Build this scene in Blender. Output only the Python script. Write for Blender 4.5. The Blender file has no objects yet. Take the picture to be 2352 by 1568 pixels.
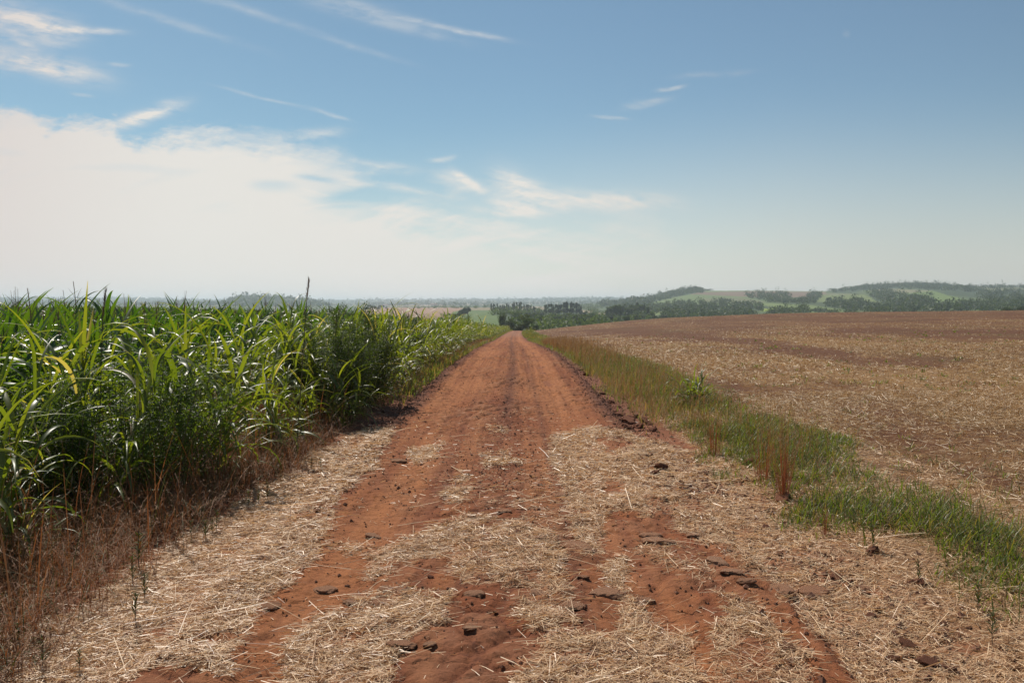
import bpy, math, random
import numpy as np
from mathutils import Vector
R = math.radians
sc = bpy.context.scene
C = sc.collection
random.seed(7)
rng = np.random.default_rng(7)

# ------------------------------------------------------------------ camera
EYE, FPX, CX, HOR = 1.75, 1897.0, 1176.0, 700.0      # eye height, focal length, centre column and horizon row (2352 px wide photo)
cd = bpy.data.cameras.new('camera'); cam = bpy.data.objects.new('camera', cd); C.objects.link(cam)
cam.location = (0, 0, EYE); cam.rotation_euler = (R(90), 0, 0)
cd.sensor_width = 36; cd.lens = FPX / 2352 * 36; cd.shift_y = -(784 - HOR) / 2352
cd.clip_start = .05; cd.clip_end = 40000
sc.camera = cam
# ------------------------------------------------------------------ exposure, render
sc.view_settings.view_transform = 'Standard'; sc.view_settings.look = 'None'
sc.view_settings.exposure = 0.0; sc.view_settings.gamma = 1
cy = sc.cycles
cy.use_denoising = True
cy.max_bounces = 6; cy.diffuse_bounces = 2; cy.glossy_bounces = 2; cy.transmission_bounces = 4
cy.volume_bounces = 1; cy.transparent_max_bounces = 8; cy.sample_clamp_indirect = 6
cy.use_adaptive_sampling = True; cy.adaptive_threshold = 0.01
# ------------------------------------------------------------------ sun
SUN_EL, SUN_AZ = 50, -32                              # azimuth from +Y, negative to the left
sd = bpy.data.lights.new('sun', 'SUN'); sun = bpy.data.objects.new('sun', sd); C.objects.link(sun)
sd.energy = 4.9; sd.angle = R(.55); sd.color = (1, .93, .82)
ve = Vector((math.sin(R(SUN_AZ)) * math.cos(R(SUN_EL)), math.cos(R(SUN_AZ)) * math.cos(R(SUN_EL)), math.sin(R(SUN_EL))))
sun.rotation_euler = ve.to_track_quat('Z', 'Y').to_euler()
# ------------------------------------------------------------------ world: sky with cirrus
w = bpy.data.worlds.new('World'); sc.world = w; w.use_nodes = True
nt = w.node_tree; nt.nodes.clear()
class E:
    """tiny expression builder for shader math"""
    def __init__(s, nt): s.nt = nt
    def n(s, t, **k):
        q = s.nt.nodes.new(t)
        for a, b in k.items(): setattr(q, a, b)
        return q
    def m(s, op, *a, clamp=False):
        q = s.n('ShaderNodeMath', operation=op); q.use_clamp = clamp
        for i, v in enumerate(a): s.put(q.inputs[i], v)
        return q.outputs[0]
    def put(s, sock, v):
        if isinstance(v, bpy.types.NodeSocket): s.nt.links.new(v, sock)
        else: sock.default_value = v
    def vec(s, *a):
        q = s.n('ShaderNodeCombineXYZ')
        for i, v in enumerate(a): s.put(q.inputs[i], v)
        return q.outputs[0]
    def dot(s, v, c):
        q = s.n('ShaderNodeVectorMath', operation='DOT_PRODUCT'); s.put(q.inputs[0], v); q.inputs[1].default_value = c
        return q.outputs['Value']
    def ss(s, v, a, b):
        q = s.n('ShaderNodeMapRange', interpolation_type='SMOOTHSTEP'); s.put(q.inputs[0], v)
        q.inputs[1].default_value = a; q.inputs[2].default_value = b
        return q.outputs[0]
    def lin(s, v, a, b, c, d):
        q = s.n('ShaderNodeMapRange'); s.put(q.inputs[0], v)
        for i, x in enumerate((a, b, c, d)): q.inputs[i + 1].default_value = x
        return q.outputs[0]
    def noise(s, v, sc=1., det=4., rough=.5, dist=0., dim='3D'):
        q = s.n('ShaderNodeTexNoise', noise_dimensions=dim); s.put(q.inputs['Vector'], v)
        q.inputs['Scale'].default_value = sc; q.inputs['Detail'].default_value = det
        q.inputs['Roughness'].default_value = rough; q.inputs['Distortion'].default_value = dist
        return q.outputs[0]
    def curve(s, v, pts):
        q = s.n('ShaderNodeFloatCurve'); s.put(q.inputs['Value'], v)
        c = q.mapping.curves[0]
        while len(c.points) > 2: c.points.remove(c.points[1])
        c.points[0].location = pts[0]; c.points[-1].location = pts[-1]
        for p in pts[1:-1]: c.points.new(*p)
        q.mapping.update(); return q.outputs[0]
    def mixc(s, f, a, b, bt='MIX'):
        q = s.n('ShaderNodeMix', data_type='RGBA', blend_type=bt)
        s.put(q.inputs[0], f); s.put(q.inputs[6], a); s.put(q.inputs[7], b)
        return q.outputs[2]
e = E(nt)
tc = e.n('ShaderNodeTexCoord'); sep = e.n('ShaderNodeSeparateXYZ'); nt.links.new(tc.outputs['Generated'], sep.inputs[0])
X_, Y_, Z_ = sep.outputs
yy = e.m('MAXIMUM', Y_, .06)
# gnomonic sky coordinates, kilo-pixels of the photograph's scale: a to the right, b down
a_ = e.m('MULTIPLY_ADD', e.m('DIVIDE', X_, yy), FPX / 1000, CX / 1000)
b_ = e.m('MULTIPLY_ADD', e.m('DIVIDE', Z_, yy), -FPX / 1000, HOR / 1000)
a_ = e.m('MINIMUM', e.m('MAXIMUM', a_, -3.), 5.); b_ = e.m('MAXIMUM', b_, -3.)
abv = e.vec(a_, b_, 1.)
warp = e.noise(e.vec(e.m('MULTIPLY', a_, 3.), e.m('MULTIPLY', b_, 7.), 0.), 1., 3., .55)
wv = e.m('SUBTRACT', warp, .5)
aw = e.m('MULTIPLY_ADD', wv, .16, a_); bw = e.m('MULTIPLY_ADD', wv, .05, b_)
abw = e.vec(aw, bw, 1.)
# streaky noise, streaks falling gently to the right
st1 = e.noise(e.vec(e.dot(abw, (2.2, .5, 0)), e.dot(abw, (-2.6, 13., 0)), 3.), 1., 6., .62)
st2 = e.noise(e.vec(e.dot(abw, (3., 1.5, 0)), e.dot(abw, (3.5, 16., 0)), 9.), 1., 6., .6)
st3 = e.noise(e.vec(e.dot(abw, (8., 1., 0)), e.dot(abw, (-9., 44., 0)), 5.), 1., 5., .6)
EDG = [(-.5, .20), (0, .226), (.07, .232), (.095, .252), (.25, .248), (.29, .290), (.45, .284), (.60, .294), (.70, .302), (.79, .330), (.83, .378),
       (1.0, .398), (1.1, .402), (1.2, .420), (1.33, .452), (1.5, .47), (1.62, .60), (2.5, .66)]
edge = e.curve(e.m('DIVIDE', e.m('ADD', aw, .5), 3.), [((p + .5) / 3, q) for p, q in EDG])
dd = e.m('SUBTRACT', bw, edge)
dd = e.m('ADD', dd, e.m('MULTIPLY', e.m('SUBTRACT', st1, .5), .12)); rag = e.noise(e.vec(e.dot(abw, (14., -3., 0)), e.dot(abw, (5., 30., 0)), 1.), 1., 5., .65); dd = e.m('ADD', dd, e.m('MULTIPLY', e.m('SUBTRACT', rag, .5), .09))
soft = e.lin(a_, .3, 1.1, .055, .12)
cov = e.m('DIVIDE', dd, soft, clamp=True)
cov = e.ss(cov, 0., 1.)
body = e.m('MULTIPLY', e.lin(a_, .66, 1.0, 1., .12), e.lin(st2, .34, .5, .86, 1.))                                           # how solid the sheet is before thinning into veils
veil = e.ss(e.m('ADD', e.m('MULTIPLY', st1, .5), e.m('MULTIPLY', st2, .5)), .40, .60)
main = e.m('MULTIPLY', cov, e.m('MAXIMUM', e.m('ADD', body, .0), veil))
main = e.m('MULTIPLY', main, e.lin(a_, 1.25, 1.7, 1., .12))
low = e.m('ADD', e.m('SUBTRACT', bw, e.m('MULTIPLY_ADD', e.m('MAXIMUM', e.m('SUBTRACT', aw, .72), 0.), .20, .455)), e.m('MULTIPLY', e.m('SUBTRACT', e.m('ADD', e.m('MULTIPLY', st2, .6), e.m('MULTIPLY', rag, .4)), .5), .16))
low = e.m('MULTIPLY', e.ss(low, 0., .05), e.lin(a_, .95, 1.32, .9, 0.))   # the lower veil sheet
main = e.m('SUBTRACT', 1., e.m('MULTIPLY', e.m('SUBTRACT', 1., main), e.m('SUBTRACT', 1., low)))
def gauss(x0, y0, x1, y1, wd, st):
    """one elongated soft streak between two sky points"""
    cx, cyy = (x0 + x1) / 2000, (y0 + y1) / 2000; dx, dy = (x1 - x0) / 1000, (y1 - y0) / 1000
    L = math.hypot(dx, dy); ux, uy = dx / L, dy / L; hl = L * .5; wv = wd / 1000
    p = e.dot(abw2, (ux / hl, uy / hl, -(ux * cx + uy * cyy) / hl)); q = e.dot(abw2, (-uy / wv, ux / wv, (uy * cx - ux * cyy) / wv))
    r = e.m('ADD', e.m('POWER', e.m('ABSOLUTE', p), 3.), e.m('MULTIPLY', q, q))
    return e.m('MULTIPLY', e.m('POWER', 2.718, e.m('MULTIPLY', r, -1.)), st)
fine = e.m('SUBTRACT', e.noise(e.vec(e.m('MULTIPLY', a_, 9.), e.m('MULTIPLY', b_, 22.), 2.), 1., 3., .5), .5)
abw2 = e.vec(e.m('MULTIPLY_ADD', fine, .02, a_), e.m('MULTIPLY_ADD', fine, .022, b_), 1.)
W_ = None
for g in [(-60, 15, 170, 75, 28, .85), (100, 62, 270, 72, 7, .8), (-40, 70, 150, 95, 22, .35), (-60, 120, 230, 178, 24, .9), (40, 100, 90, 118, 8, .4), (170, 218, 215, 222, 4, .3),
          (210, -10, 560, 103, 9, .22), (430, -15, 660, 50, 9, .22), (640, 50, 920, 140, 7, .17), (700, -10, 960, 50, 15, .27), (920, 42, 1180, 96, 6, .40), (740, 20, 1060, 95, 12, .2),
          (500, 200, 690, 246, 4, .2), (720, 252, 800, 276, 4, .4), (250, 145, 300, 150, 5, .25), (250, 296, 415, 240, 15, 1.),
          (1360, 268, 1436, 274, 4, .5), (1430, 246, 1535, 226, 8, .25), (1505, 206, 1570, 199, 4, .4), (1560, 176, 1712, 166, 7, .18),
          (1935, 75, 1950, 77, 7, .16), (640, 325, 790, 300, 12, .55), (985, 370, 1045, 362, 5, .4),
          (1130, 395, 1260, 465, 26, 1.), (1190, 455, 1540, 466, 20, 1.), (1130, 470, 1260, 492, 14, .9), (1080, 480, 1240, 488, 9, .6), (940, 520, 1200, 530, 14, .5), (1040, 392, 1110, 440, 9, .8), (1000, 400, 1100, 425, 14, .6), (820, 375, 960, 392, 10, .5), (860, 425, 1060, 455, 8, .5), (760, 408, 880, 390, 9, .5)]:
    q = gauss(*g); W_ = q if W_ is None else e.m('ADD', W_, q)
Hh = None
for g in [(575, 425, 680, 428, 12, .45), (730, 458, 890, 446, 14, .7), (680, 403, 770, 415, 8, .6), (640, 330, 700, 325, 7, .3), (230, 262, 300, 285, 9, .3), (870, 408, 960, 412, 9, .4), (740, 478, 830, 474, 5, .3), (900, 440, 1010, 432, 9, .5),
          (180, 384, 460, 392, 10, .16), (-40, 348, 60, 352, 10, .12)]:
    q = gauss(*g); Hh = q if Hh is None else e.m('ADD', Hh, q)
wisp = e.m('MULTIPLY', W_, e.lin(e.m('ADD', e.m('MULTIPLY', st3, .6), e.m('MULTIPLY', rag, .4)), .36, .60, .05, 1.25))
cl = e.m('ADD', e.m('SUBTRACT', main, Hh), 0.)
cl = e.m('MAXIMUM', cl, 0.)
cl = e.m('SUBTRACT', 1., e.m('MULTIPLY', e.m('SUBTRACT', 1., e.m('MINIMUM', cl, .97)), e.m('SUBTRACT', 1., e.m('MINIMUM', e.m('MAXIMUM', wisp, 0.), .97))))
hz = e.m('POWER', e.ss(e.m('SUBTRACT', b_, e.lin(a_, .9, 1.8, .10, 0.)), .16, .78), 1.2)                                 # pale air towards the horizon
hz = e.m('MULTIPLY', hz, .97)
allw = e.m('SUBTRACT', 1., e.m('MULTIPLY', e.m('SUBTRACT', 1., cl), e.m('SUBTRACT', 1., hz)))
allw = e.m('MULTIPLY', allw, e.ss(Y_, -.3, .15))
sky = e.n('ShaderNodeTexSky', sky_type='NISHITA'); sky.sun_disc = False
sky.sun_elevation = R(SUN_EL); sky.sun_rotation = R(SUN_AZ); sky.altitude = 300; sky.air_density = 1.; sky.dust_density = .5; sky.ozone_density = 1.2
tint = e.mixc(e.ss(a_, .6, 2.4), (.65, .79, .76, 1), (.90, .99, .93, 1))
skyc = e.mixc(1., sky.outputs[0], tint, 'MULTIPLY')
SKY = .10
vig = e.lin(a_, 1.2, 2.5, 1., .86)
warmc = e.mixc(e.ss(a_, -.2, .5), (.74, .67, .63, 1), (.81, .78, .725, 1))
warmc = e.mixc(e.ss(a_, 1.1, 2.2), warmc, (.62, .60, .56, 1))
cs = e.n('ShaderNodeVectorMath', operation='SCALE'); nt.links.new(warmc, cs.inputs[0]); cs.inputs['Scale'].default_value = 1 / SKY
sv = e.n('ShaderNodeVectorMath', operation='SCALE'); nt.links.new(skyc, sv.inputs[0]); nt.links.new(vig, sv.inputs['Scale'])
final = e.mixc(allw, sv.outputs[0], cs.outputs[0])
bg = e.n('ShaderNodeBackground'); nt.links.new(final, bg.inputs[0]); bg.inputs[1].default_value = SKY
wo = e.n('ShaderNodeOutputWorld'); nt.links.new(bg.outputs[0], wo.inputs[0])
w.cycles.sampling_method = 'MANUAL'; w.cycles.sample_map_resolution = 512

# ------------------------------------------------------------------ helpers: tagging
def tag(o, label=None, cat=None, group=None, kind=None):
    if label: o['label'] = label
    if cat: o['category'] = cat
    if group: o['group'] = group
    if kind: o['kind'] = kind
    return o
def empty(name, loc=(0, 0, 0), rz=0, s=1):
    o = bpy.data.objects.new(name, None); C.objects.link(o); o.location = loc; o.rotation_euler = (0, 0, rz); o.scale = (s, s, s)
    o.empty_display_size = .1
    return o
def mesh_obj(name, V, F, mat, parent=None, attrs=None, smooth=True, cols=None):
    me = bpy.data.meshes.new(name)
    V = np.ascontiguousarray(V, dtype=np.float32); F = np.ascontiguousarray(F, dtype=np.int32)
    k = F.shape[1]
    me.vertices.add(len(V)); me.vertices.foreach_set('co', V.ravel())
    me.loops.add(F.size); me.loops.foreach_set('vertex_index', F.ravel())
    me.polygons.add(len(F)); me.polygons.foreach_set('loop_start', np.arange(0, F.size, k, dtype=np.int32))
    me.polygons.foreach_set('loop_total', np.full(len(F), k, dtype=np.int32))
    me.polygons.foreach_set('use_smooth', np.full(len(F), smooth))
    me.update(calc_edges=True)
    for n_, d in (attrs or {}).items():
        a = me.attributes.new(n_, 'FLOAT', 'POINT'); a.data.foreach_set('value', np.ascontiguousarray(d, dtype=np.float32))
    if cols is not None:
        a = me.attributes.new('col', 'FLOAT_COLOR', 'POINT')
        c4 = np.ones((len(V), 4), np.float32); c4[:, :3] = cols; a.data.foreach_set('color', c4.ravel())
    me.materials.append(mat)
    o = bpy.data.objects.new(name, me); C.objects.link(o)
    if parent is not None: o.parent = parent
    return o
def copy_tree(o, loc, rz, s=(1, 1, 1)):
    c = o.copy(); C.objects.link(c); c.location = loc; c.rotation_euler = (0, 0, rz); c.scale = s
    for ch in o.children:
        d = ch.copy(); C.objects.link(d); d.parent = c
    return c

# ------------------------------------------------------------------ helpers: noise
def _h(ix, iy, s):
    v = np.sin(ix * 127.1 + iy * 311.7 + s * 74.7) * 43758.5453
    return v - np.floor(v)
def vn(x, y, s=0.):
    ix, iy = np.floor(x), np.floor(y); fx, fy = x - ix, y - iy
    fx = fx * fx * (3 - 2 * fx); fy = fy * fy * (3 - 2 * fy)
    a, b, c, d = _h(ix, iy, s), _h(ix + 1, iy, s), _h(ix, iy + 1, s), _h(ix + 1, iy + 1, s)
    return (a + (b - a) * fx) * (1 - fy) + (c + (d - c) * fx) * fy
def fbm(x, y, s=0., o=4):
    r = 0; a = .5; t = 0
    for i in range(o):
        r = r + a * vn(x * 2 ** i, y * 2 ** i, s + i * 3.1); t += a; a *= .5
    return r / t
def worley(x, y, s=0.):
    ix, iy = np.floor(x), np.floor(y); f1 = np.full(x.shape, 9.); idv = np.zeros(x.shape)
    f2 = np.full(x.shape, 9.)
    for dx in (-1, 0, 1):
        for dy in (-1, 0, 1):
            jx, jy = ix + dx, iy + dy
            d = np.hypot(jx + _h(jx, jy, s) - x, jy + _h(jx, jy, s + 5) - y)
            m = d < f1; f2 = np.where(m, f1, np.minimum(f2, d)); f1 = np.where(m, d, f1); idv = np.where(m, _h(jx, jy, s + 9), idv)
    return f1, f2, idv
def sst(x, a, b):
    t = np.clip((x - a) / (b - a), 0, 1); return t * t * (3 - 2 * t)
def inpoly(px, py, poly):
    r = np.zeros(np.shape(px), bool); n = len(poly); j = n - 1
    for i in range(n):
        xi, yi = poly[i]; xj, yj = poly[j]
        if yi != yj: r ^= ((yi > py) != (yj > py)) & (px < (xj - xi) * (py - yi) / (yj - yi) + xi)
        j = i
    return r
def gp(X, Y, z=0.):
    d = (EYE - z) * FPX / (Y - HOR); return (X - CX) / FPX * d, d

# ------------------------------------------------------------------ terrain
PY = np.array([-60, 0, 22, 32, 50, 82, 150, 200, 235, 262, 300, 340.]); PZ = np.array([0, 0, 0, -.16, -.72, -1.86, -3.75, -4.95, -5.7, -6.5, -9.5, -13])
def P(y):
    r = 0
    for k in (-6, -3, 0, 3, 6): r = r + np.interp(y + k * np.clip(y / 60, .1, 1), PY, PZ)
    return r / 5
CYY = [-20, 0, 12, 32, 82, 150, 200, 262, 330]; CXX = [-.1, -.1, -.08, 0, -.15, .1, .7, 2.3, 6]
def cx(y): return np.interp(y, CYY, CXX)
COL = np.array([-1500, -400, 0, 300, 500, 560, 640, 700, 780, 870, 960, 1050, 1150, 1250, 1400, 1480, 1540, 1600, 1628, 1750, 1900, 1935, 2000, 2120, 2210, 2352, 2800, 3900.])
DEP = np.array([262, 330, 450, 650, 900, 1200, 1600, 2200, 3000, 3700, 4600, 6500, 9000, 12000.])
L0 = [713, 713, 712, 712, 711, 709, 706, 704, 701, 699, 694, 685, 691, 697]
TAB = np.array([L0, L0, L0, L0,
    [720, 722, 722, 720, 716, 713, 710, 708, 699, 702, 697, 690, 692, 697],
    [730, 732, 730, 725, 720, 716, 713, 709, 686, 703, 698, 690, 692, 697],
    [735, 738, 734, 727, 721, 717, 713, 709, 686, 703, 698, 690, 692, 697],
    [740, 742, 737, 728, 721, 717, 713, 709, 692, 702, 698, 689, 691, 697],
    [745, 748, 740, 731, 722, 716, 711, 708, 705, 702, 697, 689, 691, 697],
    [750, 754, 744, 733, 722, 714, 710, 707, 704, 700, 696, 688, 691, 697],
    [756, 758, 745, 735, 722, 712, 708, 706, 702, 699, 695, 688, 691, 697],
    [760, 762, 745, 731, 718, 712, 708, 705, 702, 699, 695, 687, 690, 697],
    [764, 764, 744, 730, 716, 711, 708, 705, 702, 699, 695, 688, 690, 697],
    [766, 765, 752, 738, 724, 714, 709, 705, 702, 698, 694, 686, 689, 697],
    [766, 765, 752, 740, 727, 716, 708, 699, 700, 697, 692, 683, 689, 697],
    [766, 765, 752, 738, 722, 711, 699, 688, 700, 698, 694, 686, 690, 697],
    [764, 762, 752, 738, 722, 706, 691, 673, 688, 698, 695, 688, 691, 697],
    [764, 762, 752, 738, 722, 703, 685, 664, 688, 698, 695, 688, 691, 697],
    [763, 761, 751, 738, 722, 702, 683, 667.5, 688, 698, 695, 688, 691, 697],
    [760, 756, 748, 736, 720, 700, 681, 667.5, 688, 698, 695, 688, 691, 697],
    [754, 750, 742, 732, 716, 697, 681, 668, 688, 698, 695, 688, 691, 697],
    [752, 748, 740, 731, 714, 695, 679, 666, 688, 698, 695, 688, 691, 697],
    [750, 746, 738, 729, 712, 692, 674, 659, 688, 698, 695, 688, 691, 697],
    [746, 743, 735, 725, 709, 688, 670, 656, 688, 698, 695, 688, 691, 697],
    [744, 741, 733, 723, 707, 688, 671, 660, 688, 698, 695, 688, 691, 697],
    [742, 740, 732, 721, 705, 688, 671, 660, 688, 698, 695, 688, 691, 697],
    [742, 740, 732, 721, 705, 688, 672, 660, 688, 698, 695, 688, 691, 697],
    [742, 740, 732, 721, 705, 688, 672, 660, 688, 698, 695, 688, 691, 697]], float)
LD = np.log(DEP)
def far_row(X, y):
    y = np.clip(y, DEP[0], DEP[-1] - 1); X = np.clip(X, COL[0], COL[-1] - 1e-3)
    ci = np.clip(np.searchsorted(COL, X, 'right') - 1, 0, len(COL) - 2); f = (X - COL[ci]) / (COL[ci + 1] - COL[ci]); f = f * f * (3 - 2 * f) * .5 + f * .5
    ly = np.log(y); di = np.clip(np.searchsorted(LD, ly, 'right') - 1, 0, len(LD) - 2); t = (ly - LD[di]) / (LD[di + 1] - LD[di])
    def col(c):
        k = len(LD) - 1
        p0, p1, p2, p3 = TAB[c, np.maximum(di - 1, 0)], TAB[c, di], TAB[c, di + 1], TAB[c, np.minimum(di + 2, k)]
        m1, m2 = (p2 - p0) * .4, (p3 - p1) * .4
        t2, t3 = t * t, t * t * t
        return (2 * t3 - 3 * t2 + 1) * p1 + (t3 - 2 * t2 + t) * m1 + (-2 * t3 + 3 * t2) * p2 + (t3 - t2) * m2
    return col(ci) * (1 - f) + col(ci + 1) * f
def H(x, y):
    x = np.asarray(x, float); y = np.asarray(y, float)
    xr = x - cx(y)
    g = np.where(xr > 0, 1.13 * (1 - np.exp(-np.maximum(xr - 3, 0) / 34)), .95 * (1 - np.exp(-np.maximum(-xr - 4, 0) / 32)))
    g = g * (1 - sst(y, 186, 275))
    near = P(y) * (1 - g)
    near = near + .05 * (fbm(x * .8, y * .8, 3) - .5) * sst(np.abs(xr), 1.6, 3) + .10 * sst(xr, 2.2, 3.4) * (1 - .5 * sst(xr, 3.4, 5)) + .5 * (fbm(x * .03, y * .02, 8) - .5) * sst(np.abs(xr), 6, 30) * sst(y, 20, 80)
    yc = np.maximum(y, 5.)
    X = CX + FPX * x / yc
    fr = far_row(X, yc)
    fz = EYE + (HOR - fr) / FPX * yc + (fbm(x / 170, y / 170, 5) - .5) * np.clip((yc - 500) / 150, 0, 7)
    t = sst(y, 238, 320)
    return near * (1 - t) + fz * t
def hit(X, Y, dmin=265., dmax=11500.):
    """where the sight ray through a far point of the photo meets the terrain (first crossing from the front)"""
    X = np.asarray(X, float); Y = np.asarray(Y, float); n = 900
    ds = np.exp(np.linspace(math.log(dmin), math.log(dmax), n)); out = np.full(X.shape, np.nan); prev = None
    for d in ds:
        row = HOR - (H((X - CX) / FPX * d, np.full(X.shape, d)) - EYE) / d * FPX
        ok = np.isnan(out) & (row <= Y)
        out = np.where(ok, d, out)
    return out

# land colours of the far country, outlines given where they were read off the photo and laid on the terrain
def Z3(l): return [(1347 + a * .4270, 612.4 + b * .4270) for a, b in l]
def Z4(l): return [(1837 + a * .2187, 612.4 + b * .2187) for a, b in l]
MEADOW = (.085, .112, .040); LIGHT = (.125, .165, .055); PALE = (.15, .155, .075); BROWN = (.25, .15, .10); UNDER = (.05, .07, .03)
PATCH = [
    ([(840, 706), (1062, 706), (1040, 735), (840, 735)], (.30, .185, .125)),
    ([(1150, 713), (1500, 712), (1500, 775), (1150, 775)], (.05, .07, .026)),
    ([(1040, 716), (1062, 712), (1150, 713), (1150, 746), (1020, 746)], (.105, .150, .050)),
    ([(1062, 706), (1250, 706), (1250, 712), (1062, 712)], (.24, .19, .11)),
    ([(1300, 702), (1336, 700), (1336, 708), (1280, 708)], (.17, .22, .07)),
    ([(1180, 704), (1250, 704), (1250, 707), (1180, 707)], (.28, .22, .14)),
    (Z3([(340, 195), (560, 148), (840, 158), (960, 190), (960, 215), (700, 205)]), LIGHT),
    (Z3([(620, 170), (840, 165), (960, 190), (900, 200), (640, 190)]), PALE),
    (Z3([(560, 148), (640, 132), (1290, 132), (1290, 160), (1000, 165), (840, 160)]), (.19, .125, .085)),
    (Z3([(640, 127), (860, 127), (860, 134), (640, 137)]), (.15, .18, .07)),
    (Z3([(860, 127), (1290, 133), (1290, 137), (860, 133)]), (.20, .20, .11)),
    (Z3([(1240, 150), (1500, 150), (1570, 190), (1240, 190)]), (.15, .18, .055)),
    (Z3([(1290, 140), (1480, 150), (1290, 152)]), PALE),
    (Z3([(1480, 130), (1620, 118), (1860, 130), (2090, 190), (1800, 190), (1560, 150)]), (.14, .19, .055)),
    (Z3([(1500, 132), (1620, 118), (1860, 130), (1700, 145)]), (.22, .20, .11)),
    (Z3([(730, 255), (900, 238), (930, 262), (740, 268)]), PALE),
    (Z3([(940, 225), (1010, 225), (1000, 242), (940, 240)]), (.24, .30, .05)),
    (Z3([(940, 196), (1200, 205), (1480, 250), (1480, 275), (1150, 275), (1000, 225)]), (.15, .19, .06)),
    (Z3([(2000, 235), (2280, 215), (2352, 225), (2352, 260), (2000, 260)]), LIGHT),
    (Z3([(520, 262), (700, 245), (700, 285), (520, 280)]), LIGHT),
    (Z3([(360, 235), (450, 222), (430, 255), (360, 262)]), (.17, .21, .07)),
    (Z3([(2100, 112), (2352, 112), (2352, 130), (2120, 128)]), PALE),
    ([(1328, 712), (1364, 712), (1364, 719), (1328, 720)], (.34, .25, .17)),
    ([(1368, 718), (1400, 716), (1400, 724), (1368, 726)], (.30, .24, .17)),
    ([(870, 696), (1130, 692), (1130, 701), (870, 703)], (.24, .19, .12)),
]
FIELD_STRAW = (.25, .145, .065); FIELD_SOIL = (.11, .046, .022)
BANDS = [(1., Z3([(0, 332), (330, 328), (600, 355), (900, 385), (1180, 425), (1300, 440), (1500, 490), (2070, 500), (2100, 540), (1500, 545), (1250, 490), (900, 430), (500, 395), (0, 352)])),
         (.95, Z3([(1300, 325), (1800, 330), (2600, 345), (2600, 395), (2000, 400), (1700, 375), (1300, 345)])), (.5, Z3([(660, 560), (1000, 520), (1300, 560), (1000, 590)])), (.6, Z3([(600, 285), (1500, 262), (2600, 240), (2600, 268), (1500, 285), (600, 300)]))]
def band(x, y):
    yc = np.maximum(y, 5.); X = CX + FPX * x / yc; row = HOR - (H(x, yc) - EYE) / yc * FPX; m = np.zeros(x.shape)
    jx = X + (fbm(x * .35, y * .35, 31) - .5) * 60; jr = row + ((fbm(x * .3, y * .2, 33) - .5) * 14 + (fbm(x * 1.5, y * .8, 34) - .5) * 9) * np.clip((row - 705) / 60, .1, 1.6)
    for wt, b in BANDS:
        n = np.zeros(x.shape)
        for k in (-3, -1, 1, 3): n += inpoly(jx, jr + k, b) * .25
        m = np.maximum(m, n * wt)
    return m * (x > 3)
def land(x, y):
    c = np.zeros(x.shape + (3,)); xr = x - cx(y)
    # near ground
    n = fbm(x * 1.3, y * .5, 21); n2 = fbm(x * 9, y * 6, 22, 3)
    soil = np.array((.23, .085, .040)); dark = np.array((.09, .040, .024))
    base = soil * (.75 + .5 * n2[..., None])
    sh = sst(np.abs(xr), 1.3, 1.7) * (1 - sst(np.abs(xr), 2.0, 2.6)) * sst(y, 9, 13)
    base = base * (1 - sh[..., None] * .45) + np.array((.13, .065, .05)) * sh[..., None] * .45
    fld = sst(xr, 3.6, 4.2)
    f = np.clip(.48 + 2.4 * (fbm(x * .22, y * .09, 23) - .5) + 1.0 * (n - .5) + .8 * (n2 - .5), 0, 1); b = band(x, y)
    f = f * (1 - b * .9) * (1 - .55 * sst(y, 30, 80))
    fc = np.array(FIELD_SOIL) * (1 - f[..., None]) + np.array(FIELD_STRAW) * f[..., None]
    gr = sst(fbm(x * .22, y * .08, 41), .56, .7)[..., None] * .15
    fc = fc * (1 - gr) + np.array((.12, .11, .04)) * gr
    base = base * (1 - fld[..., None]) + fc * fld[..., None]
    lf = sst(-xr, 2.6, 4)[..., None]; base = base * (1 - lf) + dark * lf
    vg = (sst(xr, 2.2, 2.8) * (1 - sst(xr, 3.6, 4.3)))[..., None] * .6
    base = base * (1 - vg) + np.array((.10, .075, .035)) * vg
    # far country
    yc = np.maximum(y, 5.); X = CX + FPX * x / yc; row = HOR - (H(x, yc) - EYE) / yc * FPX
    jx = X + (fbm(x / 60, y / 60, 11) - .5) * 8; jr = row + (fbm(x / 90, y / 90, 12) - .5) * 1.6
    m = fbm(x / 140, y / 220, 13)
    far = np.array(MEADOW) * (.8 + .5 * m[..., None]); ud = sst(m, .47, .6)[..., None]
    far = far * (1 - ud) + np.array(UNDER) * ud
    lt = sst(fbm(x / 260 + 7, y / 500, 17), .55, .62)[..., None] * .55 * (y > 2400)[..., None]
    far = far * (1 - lt) + np.array((.24, .18, .11)) * lt
    for poly, col in PATCH:
        k = inpoly(jx, jr, poly); far[k] = np.array(col) * (.88 + .24 * fbm(x[k] / 20, y[k] / 40, 14, 3)[:, None])
    t = sst(y, 250, 300)[..., None]
    return base * (1 - t) + far * t

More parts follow.
